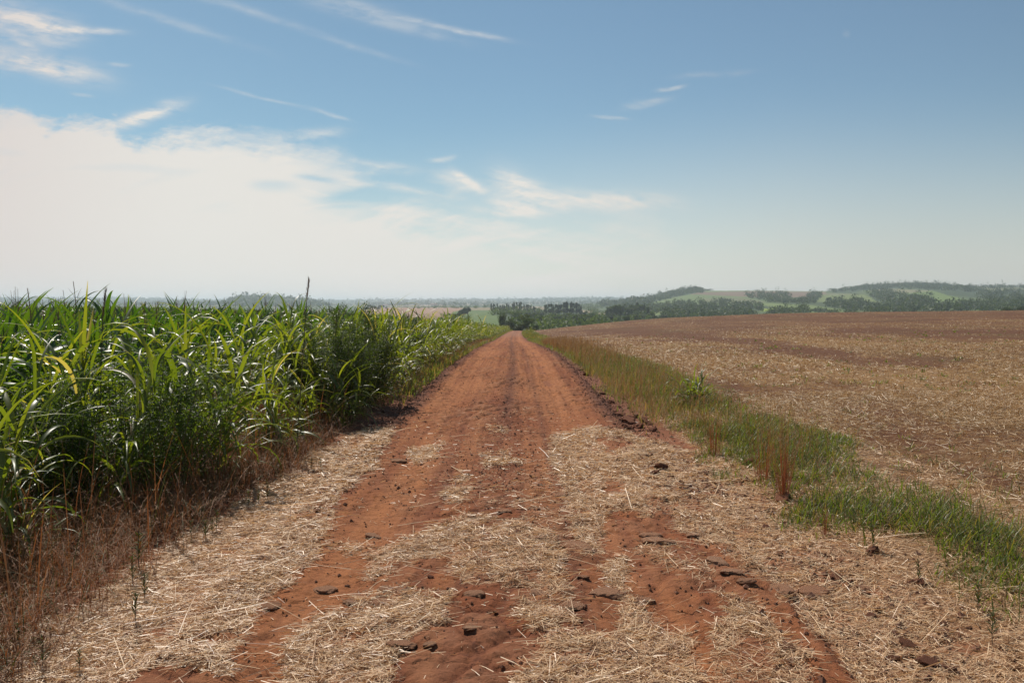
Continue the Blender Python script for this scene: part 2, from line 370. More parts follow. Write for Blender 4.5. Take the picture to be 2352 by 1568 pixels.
# ------------------------------------------------------------------ materials
def mat_base(name):
    m = bpy.data.materials.new(name); m.use_nodes = True; t = m.node_tree; t.nodes.clear(); ee = E(t)
    out = ee.n('ShaderNodeOutputMaterial'); return m, t, ee, out
def attr(ee, name):
    q = ee.n('ShaderNodeAttribute'); q.attribute_name = name; return q
def pbsdf(ee, col, rough=.8, spec=.3):
    b = ee.n('ShaderNodeBsdfPrincipled'); ee.put(b.inputs['Base Color'], col); ee.put(b.inputs['Roughness'], rough)
    b.inputs['Specular IOR Level'].default_value = spec
    return b
def ground_mat(name, amp=.5, bump=.03, scale=30.):
    m, t, ee, out = mat_base(name)
    tcn = ee.n('ShaderNodeTexCoord').outputs['Object']
    n1 = ee.noise(tcn, scale, 8., .72); n2 = ee.noise(tcn, scale * .13, 4., .6)
    c = attr(ee, 'col').outputs['Color']
    f = ee.m('ADD', ee.m('MULTIPLY', n1, amp * 1.2), ee.m('MULTIPLY_ADD', n2, amp * .8, 1 - amp))
    v = ee.n('ShaderNodeVectorMath', operation='SCALE'); t.links.new(c, v.inputs[0]); t.links.new(f, v.inputs['Scale'])
    b = pbsdf(ee, v.outputs[0], .93, .15)
    bp = ee.n('ShaderNodeBump'); bp.inputs['Strength'].default_value = .7; bp.inputs['Distance'].default_value = bump; t.links.new(n1, bp.inputs['Height'])
    t.links.new(bp.outputs[0], b.inputs['Normal']); t.links.new(b.outputs[0], out.inputs[0]); return m
def leaf_mat(name, ca, cb, tip=None, trans=.45, tcol=(1.25, 1.35, .5), rough=.42, spec=.5, tip0=.8, dead=None, deadp=.0):
    """two-sided leaf: reflects, and lets warm light through; blades vary one by one"""
    m, t, ee, out = mat_base(name)
    r = attr(ee, 'rnd').outputs['Fac']; tt = attr(ee, 't').outputs['Fac']
    oi = ee.n('ShaderNodeObjectInfo').outputs['Random']
    r2 = ee.m('FRACT', ee.m('ADD', r, ee.m('MULTIPLY', oi, .35)))
    c = ee.mixc(r2, (*ca, 1), (*cb, 1))
    if tip: c = ee.mixc(ee.m('MULTIPLY', ee.ss(tt, tip0, 1.02), ee.ss(ee.m('FRACT', ee.m('MULTIPLY', r, 7.3)), .3, .9)), c, (*tip, 1))
    if dead: c = ee.mixc(ee.m('LESS_THAN', ee.m('FRACT', ee.m('MULTIPLY', r, 13.7)), deadp), c, (*dead, 1))
    b = pbsdf(ee, c, rough, spec)
    tv = ee.mixc(1., c, (*tcol, 1), 'MULTIPLY'); tr = ee.n('ShaderNodeBsdfTranslucent'); t.links.new(tv, tr.inputs[0])
    mx = ee.n('ShaderNodeMixShader'); mx.inputs[0].default_value = trans
    t.links.new(b.outputs[0], mx.inputs[1]); t.links.new(tr.outputs[0], mx.inputs[2]); t.links.new(mx.outputs[0], out.inputs[0]); return m
def plain(name, ca, cb, rough=.85, scale=8., bump=.0, spec=.25):
    m, t, ee, out = mat_base(name)
    tcn = ee.n('ShaderNodeTexCoord').outputs['Object']; n1 = ee.noise(tcn, scale, 5., .65)
    oi = ee.n('ShaderNodeObjectInfo').outputs['Random']
    f = ee.m('ADD', ee.ss(n1, .3, .7), ee.m('MULTIPLY_ADD', oi, .5, -.25), clamp=True)
    b = pbsdf(ee, ee.mixc(f, (*ca, 1), (*cb, 1)), rough, spec)
    if bump:
        bp = ee.n('ShaderNodeBump'); bp.inputs['Distance'].default_value = bump; t.links.new(n1, bp.inputs['Height']); t.links.new(bp.outputs[0], b.inputs['Normal'])
    t.links.new(b.outputs[0], out.inputs[0]); return m
M = {}
M['ground'] = ground_mat('soil', amp=.55, bump=.02, scale=28)
M['road'] = ground_mat('packed_red_earth', amp=.62, bump=.035, scale=40)
M['grass'] = leaf_mat('guinea_grass_leaf', (.062, .098, .020), (.145, .170, .032), tip=(.34, .27, .15), trans=.52, tcol=(2.3, 2.15, .45), rough=.40, spec=.8, dead=(.30, .25, .17), deadp=.06)
M['culm'] = leaf_mat('grass_culm', (.10, .07, .035), (.10, .12, .04), trans=.15, rough=.6)
M['deadleaf'] = leaf_mat('withered_leaf', (.22, .12, .06), (.36, .27, .16), trans=.3, tcol=(1.1, .9, .6), rough=.6, spec=.3)
M['corn'] = leaf_mat('maize_leaf', (.028, .066, .014), (.072, .118, .022), tip=(.26, .2, .1), trans=.52, tcol=(2.2, 2.2, .45), rough=.34, spec=.8)
M['tassel'] = leaf_mat('maize_tassel', (.11, .06, .05), (.20, .13, .08), trans=.2, tcol=(1, .9, .7), rough=.7)
M['stalk'] = leaf_mat('maize_stalk', (.07, .10, .03), (.12, .13, .04), trans=.1, rough=.6)
M['bushleaf'] = leaf_mat('shrub_leaf', (.045, .080, .018), (.095, .135, .028), trans=.50, tcol=(1.9, 1.9, .5), rough=.55, spec=.35)
M['bushleaf2'] = leaf_mat('weed_leaf', (.038, .058, .018), (.065, .088, .024), trans=.42, tcol=(1.7, 1.8, .5), rough=.6, spec=.25)
M['weed'] = leaf_mat('seedling_leaf', (.050, .058, .022), (.10, .10, .035), trans=.35, tcol=(1.5, 1.5, .5), rough=.7, spec=.15, dead=(.16, .07, .04), deadp=.2)
M['bark'] = plain('bark', (.10, .07, .05), (.18, .13, .09))
M['palebark'] = plain('pale_bark', (.22, .19, .15), (.34, .30, .25))
M['dry'] = leaf_mat('dry_reddish_grass', (.19, .072, .030), (.34, .18, .085), trans=.30, tcol=(1.2, .9, .6), rough=.6, spec=.3, dead=(.08, .10, .03), deadp=.12)
M['verge'] = leaf_mat('green_verge_grass', (.080, .108, .020), (.165, .175, .032), tip=(.25, .2, .09), trans=.5, tcol=(1.4, 1.6, .5), rough=.45, spec=.4, dead=(.23, .15, .075), deadp=.22)
M['vergefar'] = leaf_mat('mixed_verge_grass', (.20, .15, .065), (.32, .21, .10), trans=.55, tcol=(1.5, 1.4, .6), rough=.6, spec=.3, dead=(.12, .17, .035), deadp=.5)
M['tuft'] = leaf_mat('red_dry_stems', (.24, .075, .035), (.36, .14, .07), trans=.3, tcol=(1.2, .9, .6), rough=.6, spec=.3)
M['seedgrass'] = leaf_mat('seeding_grass', (.26, .13, .06), (.36, .24, .12), trans=.35, tcol=(1.2, 1., .6), rough=.7, spec=.2)
M['straw'] = leaf_mat('straw', (.50, .30, .16), (.86, .64, .40), trans=.25, tcol=(1.1, .9, .6), rough=.42, spec=.5, dead=(.26, .13, .07), deadp=.12)
M['stub'] = leaf_mat('stubble', (.16, .075, .028), (.36, .21, .085), trans=.3, tcol=(1.2, .9, .55), rough=.5, spec=.4, dead=(.62, .48, .33), deadp=.15)
M['litter'] = leaf_mat('field_straw', (.27, .145, .060), (.62, .42, .205), trans=.25, tcol=(1.1, .9, .6), rough=.45, spec=.5, dead=(.85, .68, .46), deadp=.18)
M['stone'] = plain('dusty_stone', (.40, .18, .095), (.54, .30, .18), scale=30, bump=.02, rough=.95)
M['clod'] = plain('red_clod', (.16, .058, .032), (.28, .115, .062), scale=30, bump=.015, rough=.95)
M['crumb'] = plain('earth_crumbs', (.07, .032, .024), (.20, .09, .052), scale=6, rough=.95)
def crown_mat(name, a, b, tr=.3): return leaf_mat(name, a, b, trans=tr, tcol=(1.2, 1.3, .55), rough=.55, spec=.3)
M['c_dark'] = crown_mat('dark_crown', (.036, .054, .018), (.075, .10, .030), .38)
M['c_green'] = crown_mat('green_crown', (.058, .088, .022), (.12, .15, .038), .42)
M['c_yel'] = crown_mat('yellowish_crown', (.080, .105, .022), (.13, .15, .035), .4)
M['c_grey'] = crown_mat('greyish_crown', (.055, .080, .045), (.09, .115, .065))
M['c_euc'] = crown_mat('gum_crown', (.044, .060, .040), (.082, .10, .062), .4)
M['wall'] = plain('white_plaster', (.68, .66, .62), (.76, .74, .7)); M['tiles'] = plain('roof_tiles', (.26, .12, .08), (.34, .17, .11))
M['dot'] = plain('dark_opening', (.04, .04, .045), (.06, .06, .06))

# ------------------------------------------------------------------ ribbons (blades, straws, stems)
class RB:
    def __init__(s): s.V = []; s.F = []; s.r = []; s.t = []; s.n = 0
    def add(s, base, az, el, bend, L, W, segs=4, cross=2, fold=.0, roll=0., twist=0., prof='leaf', p=1.3, rnd=None):
        base = np.atleast_2d(np.asarray(base, float)); N = len(base)
        f = lambda v: np.broadcast_to(np.asarray(v, float), (N,)).copy()
        az, el, bend, L, W, roll, twist = map(f, (az, el, bend, L, W, roll, twist))
        rnd = rng.random(N) if rnd is None else f(rnd)
        S = np.linspace(0, 1, segs + 1)[None]; E_ = el[:, None] - bend[:, None] * S ** p; A = az[:, None] + twist[:, None] * S
        T = np.stack([np.cos(E_) * np.cos(A), np.cos(E_) * np.sin(A), np.sin(E_)], -1)
        step = (T[:, 1:] + T[:, :-1]) * .5 * (L[:, None, None] / segs)
        Pp = np.concatenate([base[:, None], base[:, None] + np.cumsum(step, 1)], 1)
        sd = np.stack([-np.sin(A), np.cos(A), np.zeros_like(A)], -1); nm = np.cross(T, sd)
        ro = roll[:, None, None]; sd2 = sd * np.cos(ro) + nm * np.sin(ro); nm2 = np.cross(T, sd2)
        if prof == 'leaf': pr = np.clip(.55 + 1.6 * S, 0, 1) * np.clip((1 - S) * 2.2, 0.04, 1) ** .8
        elif prof == 'broad': pr = np.clip(.4 + 4 * S, 0, 1) * np.clip((1 - S ** 2.2), 0.03, 1)
        elif prof == 'oval': pr = np.sin(np.pi * np.clip(S * .92 + .06, 0, 1)) ** .8
        elif prof == 'taper': pr = 1 - .6 * S
        else: pr = np.ones_like(S)
        hw = (W[:, None] * pr * .5)[..., None]
        if cross == 2: Vv = np.stack([Pp - sd2 * hw, Pp + sd2 * hw], 2)
        else: Vv = np.stack([Pp - sd2 * hw, Pp - nm2 * hw * fold, Pp + sd2 * hw], 2)
        k = Vv.shape[2]; m = segs + 1
        idx = np.arange(N * m * k).reshape(N, m, k) + s.n
        Fq = np.stack([idx[:, :-1, :-1], idx[:, :-1, 1:], idx[:, 1:, 1:], idx[:, 1:, :-1]], -1).reshape(-1, 4)
        s.V.append(Vv.reshape(-1, 3)); s.F.append(Fq); s.n += N * m * k
        s.r.append(np.repeat(rnd, m * k)); s.t.append(np.broadcast_to(np.repeat(S[0], k)[None], (N, m * k)).ravel())
        return Pp
    def build(s, name, mat, parent=None, smooth=True):
        return mesh_obj(name, np.concatenate(s.V), np.concatenate(s.F), mat, parent, {'rnd': np.concatenate(s.r), 't': np.concatenate(s.t)}, smooth)
    def tube(s, pts, r0, r1, sides=6, rnd=.5):
        pts = np.asarray(pts, float); n = len(pts); T = np.gradient(pts, axis=0); T /= np.linalg.norm(T, axis=1)[:, None] + 1e-9
        ref = np.array((.3, .9, .1)); a = np.cross(T, ref); a /= np.linalg.norm(a, axis=1)[:, None]; b = np.cross(T, a)
        rr = np.linspace(r0, r1, n)[:, None, None]; th = np.arange(sides) / sides * 2 * np.pi
        V = pts[:, None] + rr * (a[:, None] * np.cos(th)[None, :, None] + b[:, None] * np.sin(th)[None, :, None])
        idx = np.arange(n * sides).reshape(n, sides) + s.n; nx = np.roll(idx, -1, 1)
        s.V.append(V.reshape(-1, 3)); s.F.append(np.stack([idx[:-1], nx[:-1], nx[1:], idx[1:]], -1).reshape(-1, 4)); s.n += n * sides
        s.r.append(np.full(n * sides, rnd)); s.t.append(np.repeat(np.linspace(0, 1, n), sides))
    def quads(s, P_, size, flat=0., rnd=None):
        """small randomly turned leaf faces"""
        N = len(P_); a = rng.normal(size=(N, 3)); a[:, 2] *= (1 - flat); a /= np.linalg.norm(a, axis=1)[:, None]
        b = np.cross(a, rng.normal(size=(N, 3))); b /= np.linalg.norm(b, axis=1)[:, None]
        size = np.broadcast_to(np.asarray(size, float), (N,))[:, None]
        a = a * size * .5 * rng.uniform(.8, 1.5, (N, 1)); b = b * size * .5 * rng.uniform(.5, .9, (N, 1))
        V = np.stack([P_ - a, P_ - b * .9, P_ + a, P_ + b], 1); idx = np.arange(N * 4).reshape(N, 4) + s.n
        s.V.append(V.reshape(-1, 3)); s.F.append(idx); s.n += N * 4
        rnd = rng.random(N) if rnd is None else rnd
        s.r.append(np.repeat(rnd, 4)); s.t.append(np.zeros(N * 4))
TAU = 2 * math.pi
U = rng.uniform

# ------------------------------------------------------------------ straw cover map (outlines read off the photo, laid on the road)
STRAW = [
 (1., [(905, 985), (880, 1040), (850, 1090), (800, 1130), (765, 1180), (742, 1230), (738, 1290), (690, 1330), (630, 1380), (580, 1420), (555, 1490), (530, 1568), (420, 1568), (410, 1540), (330, 1568), (-400, 1700), (-300, 1560), (60, 1440), (200, 1390), (330, 1300), (400, 1240), (520, 1180), (600, 1110), (700, 1050), (840, 985)]),
 (1., [(1265, 1010), (1340, 985), (1445, 1000), (1560, 1030), (1700, 1060), (1760, 1140), (1690, 1170), (1600, 1140), (1500, 1150), (1480, 1200), (1400, 1170), (1380, 1250), (1372, 1290), (1330, 1290), (1312, 1220), (1290, 1120), (1262, 1060)]),
 (.72, [(1440, 1110), (1700, 1110), (1860, 1170), (2000, 1235), (2150, 1290), (2460, 1400), (2600, 1700), (2050, 1700), (1900, 1490), (1800, 1400), (1680, 1300), (1560, 1230), (1450, 1180)]),
 (1., [(950, 1240), (1050, 1205), (1200, 1215), (1290, 1260), (1310, 1340), (1290, 1400), (1215, 1400), (1200, 1370), (1060, 1350), (1020, 1300), (960, 1310), (900, 1345), (830, 1352), (840, 1300), (900, 1275)]),
 (1., [(650, 1620), (652, 1510), (690, 1455), (800, 1405), (890, 1380), (1035, 1385), (1020, 1450), (950, 1490), (880, 1620)]),
 (1., [(1380, 1290), (1425, 1290), (1450, 1370), (1480, 1420), (1570, 1470), (1640, 1620), (1180, 1620), (1250, 1500), (1290, 1470), (1430, 1480), (1405, 1400)]),
 (.9, [(1010, 1150), (1060, 1100), (1090, 1120), (1062, 1170)]), (.8, [(940, 1035), (1020, 1018), (1000, 1060), (950, 1075)]), (.8, [(1100, 1050), (1165, 1045), (1205, 1075), (1110, 1082)]),
 (.7, [(1118, 984), (1170, 990), (1160, 1000), (1120, 998)]), (.8, [(1600, 1400), (1740, 1400), (1880, 1600), (1650, 1600)]), (.9, [(1190, 1400), (1310, 1370), (1310, 1440), (1230, 1480), (1190, 1450)]),
 (.55, [(740, 1255), (950, 1250), (1000, 1220), (960, 1260), (800, 1290)]), (.35, [(1180, 1150), (1290, 1140), (1300, 1250), (1200, 1210)]), (.45, [(1440, 1270), (1560, 1250), (1680, 1340), (1720, 1420), (1560, 1330)]),
 (.22, [(1010, 1190), (1100, 1080), (1280, 1090), (1290, 1200)]), (.13, [(900, 1190), (1000, 1000), (1250, 1010), (1260, 1100)])]
HOLES = [[(1370, 1015), (1450, 1020), (1440, 1045), (1380, 1035)], [(1385, 1110), (1440, 1120), (1430, 1150), (1390, 1140)], [(1500, 1185), (1540, 1180), (1550, 1250), (1490, 1240)], [(2080, 1375), (2180, 1385), (2170, 1420), (2080, 1415)],
         [(1185, 1325), (1250, 1325), (1230, 1350), (1170, 1350)], [(1390, 1010), (1420, 1060), (1390, 1050)], [(1060, 1410), (1180, 1420), (1160, 1568), (1000, 1568)], [(1640, 1300), (1720, 1360), (1700, 1380), (1640, 1340)], [(1480, 1370), (1590, 1350), (1700, 1430), (1600, 1480), (1500, 1450)], [(1310, 1380), (1400, 1380), (1420, 1460), (1320, 1470)]]
def strawmap(x, y):
    yc = np.maximum(y, 2.6); X = CX + FPX * x / yc; Y = HOR + EYE * FPX / yc
    k = yc / 6.
    X = X + ((fbm(x * 3, y * 3, 51) - .5) * 34 + (fbm(x * 14, y * 14, 53, 2) - .5) * 34) / k; Y = Y + ((fbm(x * 3 + 9, y * 3, 52) - .5) * 28 + (fbm(x * 14, y * 14, 54, 2) - .5) * 26) / k
    m = np.full(x.shape, .03)
    for wgt, poly in STRAW: m = np.maximum(m, wgt * inpoly(X, Y, poly))
    for poly in HOLES: m = np.where(inpoly(X, Y, poly), np.minimum(m, .06), m)
    m = np.where((x > 2.2) & (x < 4.4) & (y > 4.3), np.maximum(m, .5), m)
    m = m * np.clip(-.15 + 2.3 * fbm(x * 5, y * 5, 57, 3), .2, 1.25)
    return np.where(y > 13, .012, m)

# ------------------------------------------------------------------ ground sheet
def build_ground():
    s1 = np.concatenate([np.linspace(-2.2, -.75, 60)[:-1], np.linspace(-.75, .75, 720), np.linspace(.75, 2.2, 60)[1:]])
    ys = np.concatenate([np.linspace(-40, 2.6, 24)[:-1], np.exp(np.linspace(math.log(2.6), math.log(262), 430))[:-1], np.exp(np.linspace(math.log(262), math.log(12000), 420))])
    Yg, Sg = np.meshgrid(ys, s1, indexing='ij'); Xg = Sg * (np.maximum(Yg, -8) + 13)
    # keep rays of equal slope far away
    Z = H(Xg, Yg)
    near = (Yg < 60)
    Z = Z + np.where(near, .03 * (fbm(Xg * 5, Yg * 5, 61, 3) - .5), 0)
    V = np.stack([Xg, Yg, Z], -1).reshape(-1, 3); n, m = Yg.shape
    idx = np.arange(n * m).reshape(n, m); F = np.stack([idx[:-1, :-1], idx[:-1, 1:], idx[1:, 1:], idx[1:, :-1]], -1).reshape(-1, 4)
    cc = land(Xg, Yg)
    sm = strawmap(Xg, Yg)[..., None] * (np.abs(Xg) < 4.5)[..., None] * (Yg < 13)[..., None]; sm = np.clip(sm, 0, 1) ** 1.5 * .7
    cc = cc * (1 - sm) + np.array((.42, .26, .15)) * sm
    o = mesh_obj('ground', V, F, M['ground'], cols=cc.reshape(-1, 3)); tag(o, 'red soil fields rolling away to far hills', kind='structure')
build_ground()
# ------------------------------------------------------------------ road sheet
def road_disp(xr, y):
    f1, f2, idv = worley(xr * 3.6, y * 2.6, 71); cob = np.clip((f2 - f1) * 2.5, 0, 1) ** .6 * (.35 + .65 * idv)
    g1, g2, gid = worley(xr * 9.5, y * 8, 77); cob2 = np.clip((g2 - g1) * 3, 0, 1) * gid
    stony = np.clip(.35 + 1.0 * (fbm(xr * 1.1, y * .5, 72) - .4) * 2 + .35 * np.exp(-(xr / .3) ** 2) - .5 * np.exp(-((xr - .85) / .3) ** 2) - .35 * np.exp(-((xr + 1.05) / .25) ** 2), 0, 1)
    rut = (fbm(xr * 14, y * .15, 78, 2) - .5) * .016 * np.exp(-((np.abs(xr - .05) - .85) / .45) ** 2)
    d = rut + .016 * cob2 * (.3 + stony) + .036 * cob * stony + .035 * (fbm(xr * 2.2, y * 1.1, 73) - .5) + .016 * (fbm(xr * 16, y * 12, 74, 4) - .5) + .012 * (fbm(xr * 45, y * 40, 79, 2) - .5) * (y < 14)
    d = d - .022 * np.exp(-((xr - .85) / .22) ** 2) - .018 * np.exp(-((xr + .95) / .25) ** 2) - .008 * np.exp(-((xr - .42 - .05 * np.sin(y * .4)) / .05) ** 2) - .008 * np.exp(-((xr - .62 - .05 * np.sin(y * .3)) / .05) ** 2)
    return d, stony, cob, idv
def road_z(x, y):
    xr = x - cx(y); d, *_ = road_disp(xr, y); d = d * (1 + .8 * sst(y, 9, 20))
    edge = sst(1.85 + .12 * (fbm(x * 0 + 3, y * .7, 75) - .5) - np.abs(xr), 0., .22)
    return H(x, y) + (.035 + d) * edge - .05 * (1 - edge)
def surf(x, y):
    g = H(x, y) + np.where(y < 60, .03 * (fbm(x * 5, y * 5, 61, 3) - .5), 0)
    return np.where(np.abs(x - cx(y)) < 1.9, np.maximum(g, road_z(x, y)), g)
def build_road():
    xs = np.linspace(-1.95, 1.95, 260); ys = np.concatenate([np.linspace(-10, 3, 40)[:-1], np.exp(np.linspace(math.log(3), math.log(300), 2300))])
    Yg, Xr = np.meshgrid(ys, xs, indexing='ij'); Xg = Xr + cx(Yg); Z = road_z(Xg, Yg)
    d, stony, cob, idv = road_disp(Xr, Yg)
    n = fbm(Xr * 2.5, Yg * .35, 81); n2 = fbm(Xr * 1.2, Yg * .9, 82); n3 = fbm(Xr * 20, Yg * 14, 83, 3)
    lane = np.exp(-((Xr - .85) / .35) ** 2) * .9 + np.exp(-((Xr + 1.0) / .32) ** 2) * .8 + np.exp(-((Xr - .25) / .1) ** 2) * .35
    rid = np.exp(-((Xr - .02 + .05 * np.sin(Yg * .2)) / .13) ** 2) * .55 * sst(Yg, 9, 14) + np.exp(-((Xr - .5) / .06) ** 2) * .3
    o_ = np.array((.350, .136, .056)); r_ = np.array((.225, .075, .033)); k_ = np.array((.105, .048, .036)); g_ = np.array((.29, .14, .08))
    stk = fbm(Xr * 7, Yg * .10, 84) - .5; stk2 = fbm(Xr * 22, Yg * .25, 85, 3) - .5
    f = np.clip(.25 + stk * 1.5 + stk2 * .9 + lane * .7 + (n - .5) * 1.2 + (n2 - .5) * .7, 0, 1)[..., None]
    c = r_ * (1 - f) + o_ * f
    pg = (np.clip(stony * cob * (idv > .45) * .55, 0, .5))[..., None]; c = c * (1 - pg) + g_ * pg
    kk = np.clip(rid + sst(np.abs(Xr) + (n - .5) * .35, 1.35, 1.7) * .85 * sst(Yg, 8, 13) + np.clip(.75 - cob * 2, 0, .5) * stony, 0, 1)[..., None] * (.5 + .7 * n3)[..., None]  # dark ridge and shoulder soil, plus painted shadow lines in gaps between stones
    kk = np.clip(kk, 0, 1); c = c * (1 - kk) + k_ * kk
    ft = sst(Yg, 90, 150)[..., None] * .5; c = c * (1 - ft) + np.array((.27, .145, .10)) * ft
    sm = np.clip(strawmap(Xg, Yg), 0, 1)[..., None] ** 1.5 * .6 * (Yg < 13)[..., None]; c = c * (1 - sm) + np.array((.42, .255, .145)) * sm
    idx = np.arange(Yg.size).reshape(Yg.shape); F = np.stack([idx[:-1, :-1], idx[:-1, 1:], idx[1:, 1:], idx[1:, :-1]], -1).reshape(-1, 4)
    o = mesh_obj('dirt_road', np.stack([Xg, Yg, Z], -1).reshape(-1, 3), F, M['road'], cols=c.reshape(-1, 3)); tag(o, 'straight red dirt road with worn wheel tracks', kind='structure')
build_road()

# ------------------------------------------------------------------ straw lying on the road and its edges
def build_straw():
    rb = RB()
    N = 480000; d = 3.3 * np.exp(rng.random(N) ** .85 * math.log(13.5 / 3.3)); x = U(-1, 1, N) * np.minimum(4.3, .7 * d + .3)
    # thin by the cover map and keep the real density even
    dens = np.maximum(strawmap(x, d) ** 1.8, .012 * (np.abs(x) < 3)); dens = dens * np.where(x < -2.5, .5, 1) * np.where(x > 2.9, .7, 1)
    area = np.minimum(4.3, .7 * d + .3) * d ** 1.0
    keep = rng.random(N) < dens * np.clip(area / 14, .12, 1)
    x, d = x[keep], d[keep]; n = len(x)
    L = np.clip(rng.lognormal(-3.02, .5, n), .018, .26) ; long_ = rng.random(n) < .007; L = np.where(long_, U(.25, .42, n), L)
    Wd = U(.0020, .0042, n) * np.clip(d / 5, 1, 1.8)
    az = rng.random(n) * TAU; b = rng.random(n) < .35; az = np.where(b, rng.normal(.35, .45, n) + np.pi * (rng.random(n) < .5), az)
    zz = surf(x, d) + .004 + rng.random(n) ** 2 * .028 * np.clip(strawmap(x, d), .15, 1)
    el = rng.normal(.02, .12, n) + (rng.random(n) < .05) * U(0, .5, n)
    rb.add(np.stack([x, d, zz], -1), az, el, U(-.1, .25, n), L, Wd, segs=2, roll=rng.normal(0, .5, n), prof='flat', p=1)
    o = rb.build('loose_straw', M['straw'], smooth=False); tag(o, 'pale chopped straw scattered over the near road and its edges', 'straw', kind='stuff')
    print('straw', n)
build_straw()

# ------------------------------------------------------------------ stubble field on the right
def build_stubble():
    rb = RB(); rb2 = RB()
    def zone(N, y0, y1, hs, ws, up):
        y = np.exp(U(math.log(y0), math.log(y1), N)) if up else U(y0, y1, N)
        y = y0 + (y1 - y0) * rng.random(N) ** .8 if not up else y
        xm = .66 * y + 3; x = 3.6 + rng.random(N) * np.maximum(xm - 3.6, .2)
        k = rng.random(N) < np.clip((xm - 3.6) / (.66 * y1 - .6), .05, 1) * (1 - .90 * band(x, y)) * (1 - .5 * sst(y, 45, 90)) * np.clip(-1.0 + 3.2 * (.5 * fbm(x * .5, y * .25, 91) + .5 * fbm(x * .22, y * .09, 23)), .12, 1) * sst(x, 3.5, 4.3)
        return x[k], y[k]
    for N, y0, y1, hh, ww in [(210000, 4.5, 16, .13, .0045), (150000, 16, 42, .15, .009), (100000, 42, 105, .18, .020), (40000, 105, 215, .2, .04)]:
        x, y = zone(N, y0, y1, 0, 0, False); n = len(x)
        kk = rng.random(n) < .55; x, y = x[kk], y[kk]; n = len(x); rb.add(np.stack([x, y, surf(x, y) - .01], -1), rng.random(n) * TAU, U(.7, 1.6, n), U(-.2, .5, n), hh * U(.3, .85, n), ww * U(.7, 1.4, n), segs=1, prof='taper', roll=U(0, 3, n))
        x, y = zone(int(N * 1.5), y0, y1, 0, 0, False); n = len(x)
        rb2.add(np.stack([x, y, surf(x, y) + U(0.0, .05, n)], -1), rng.random(n) * TAU, rng.normal(.10, .22, n), U(-.1, .4, n), hh * np.clip(rng.lognormal(-.65, .5, n), .2, 2.), ww * U(.6, 1.3, n), segs=1, roll=U(-.8, .8, n), prof='flat')
    o = rb.build('stubble', M['stub'], smooth=False); tag(o, 'brown cut stubble standing across the harvested field', 'stubble', kind='stuff')
    o = rb2.build('field_straw', M['litter'], smooth=False); tag(o, 'tan straw litter lying between the stubble', 'straw', kind='stuff')
build_stubble()
def build_sprouts():
    rb = RB(); N = 900; y = 5 * np.exp(rng.random(N) * math.log(16)); x = 3.9 + rng.random(N) * (.64 * y - 1.5 + 2); k = rng.random(N) < sst(fbm(x * .3, y * .15, 95), .42, .6) + .1; x, y = x[k], y[k]
    m = 9; X = np.repeat(x, m) + rng.normal(0, .05, len(x) * m); Y = np.repeat(y, m) + rng.normal(0, .05, len(x) * m); n = len(X)
    rb.add(np.stack([X, Y, surf(X, Y)], -1), rng.random(n) * TAU, U(.4, 1.4, n), U(.2, 1.4, n), U(.05, .16, n), np.maximum(.008, .0010 * Y), segs=2, prof='oval')
    o = rb.build('field_weeds', M['verge'], smooth=False); tag(o, 'small green sprouts scattered through the stubble field', 'weeds', kind='stuff')
build_sprouts()

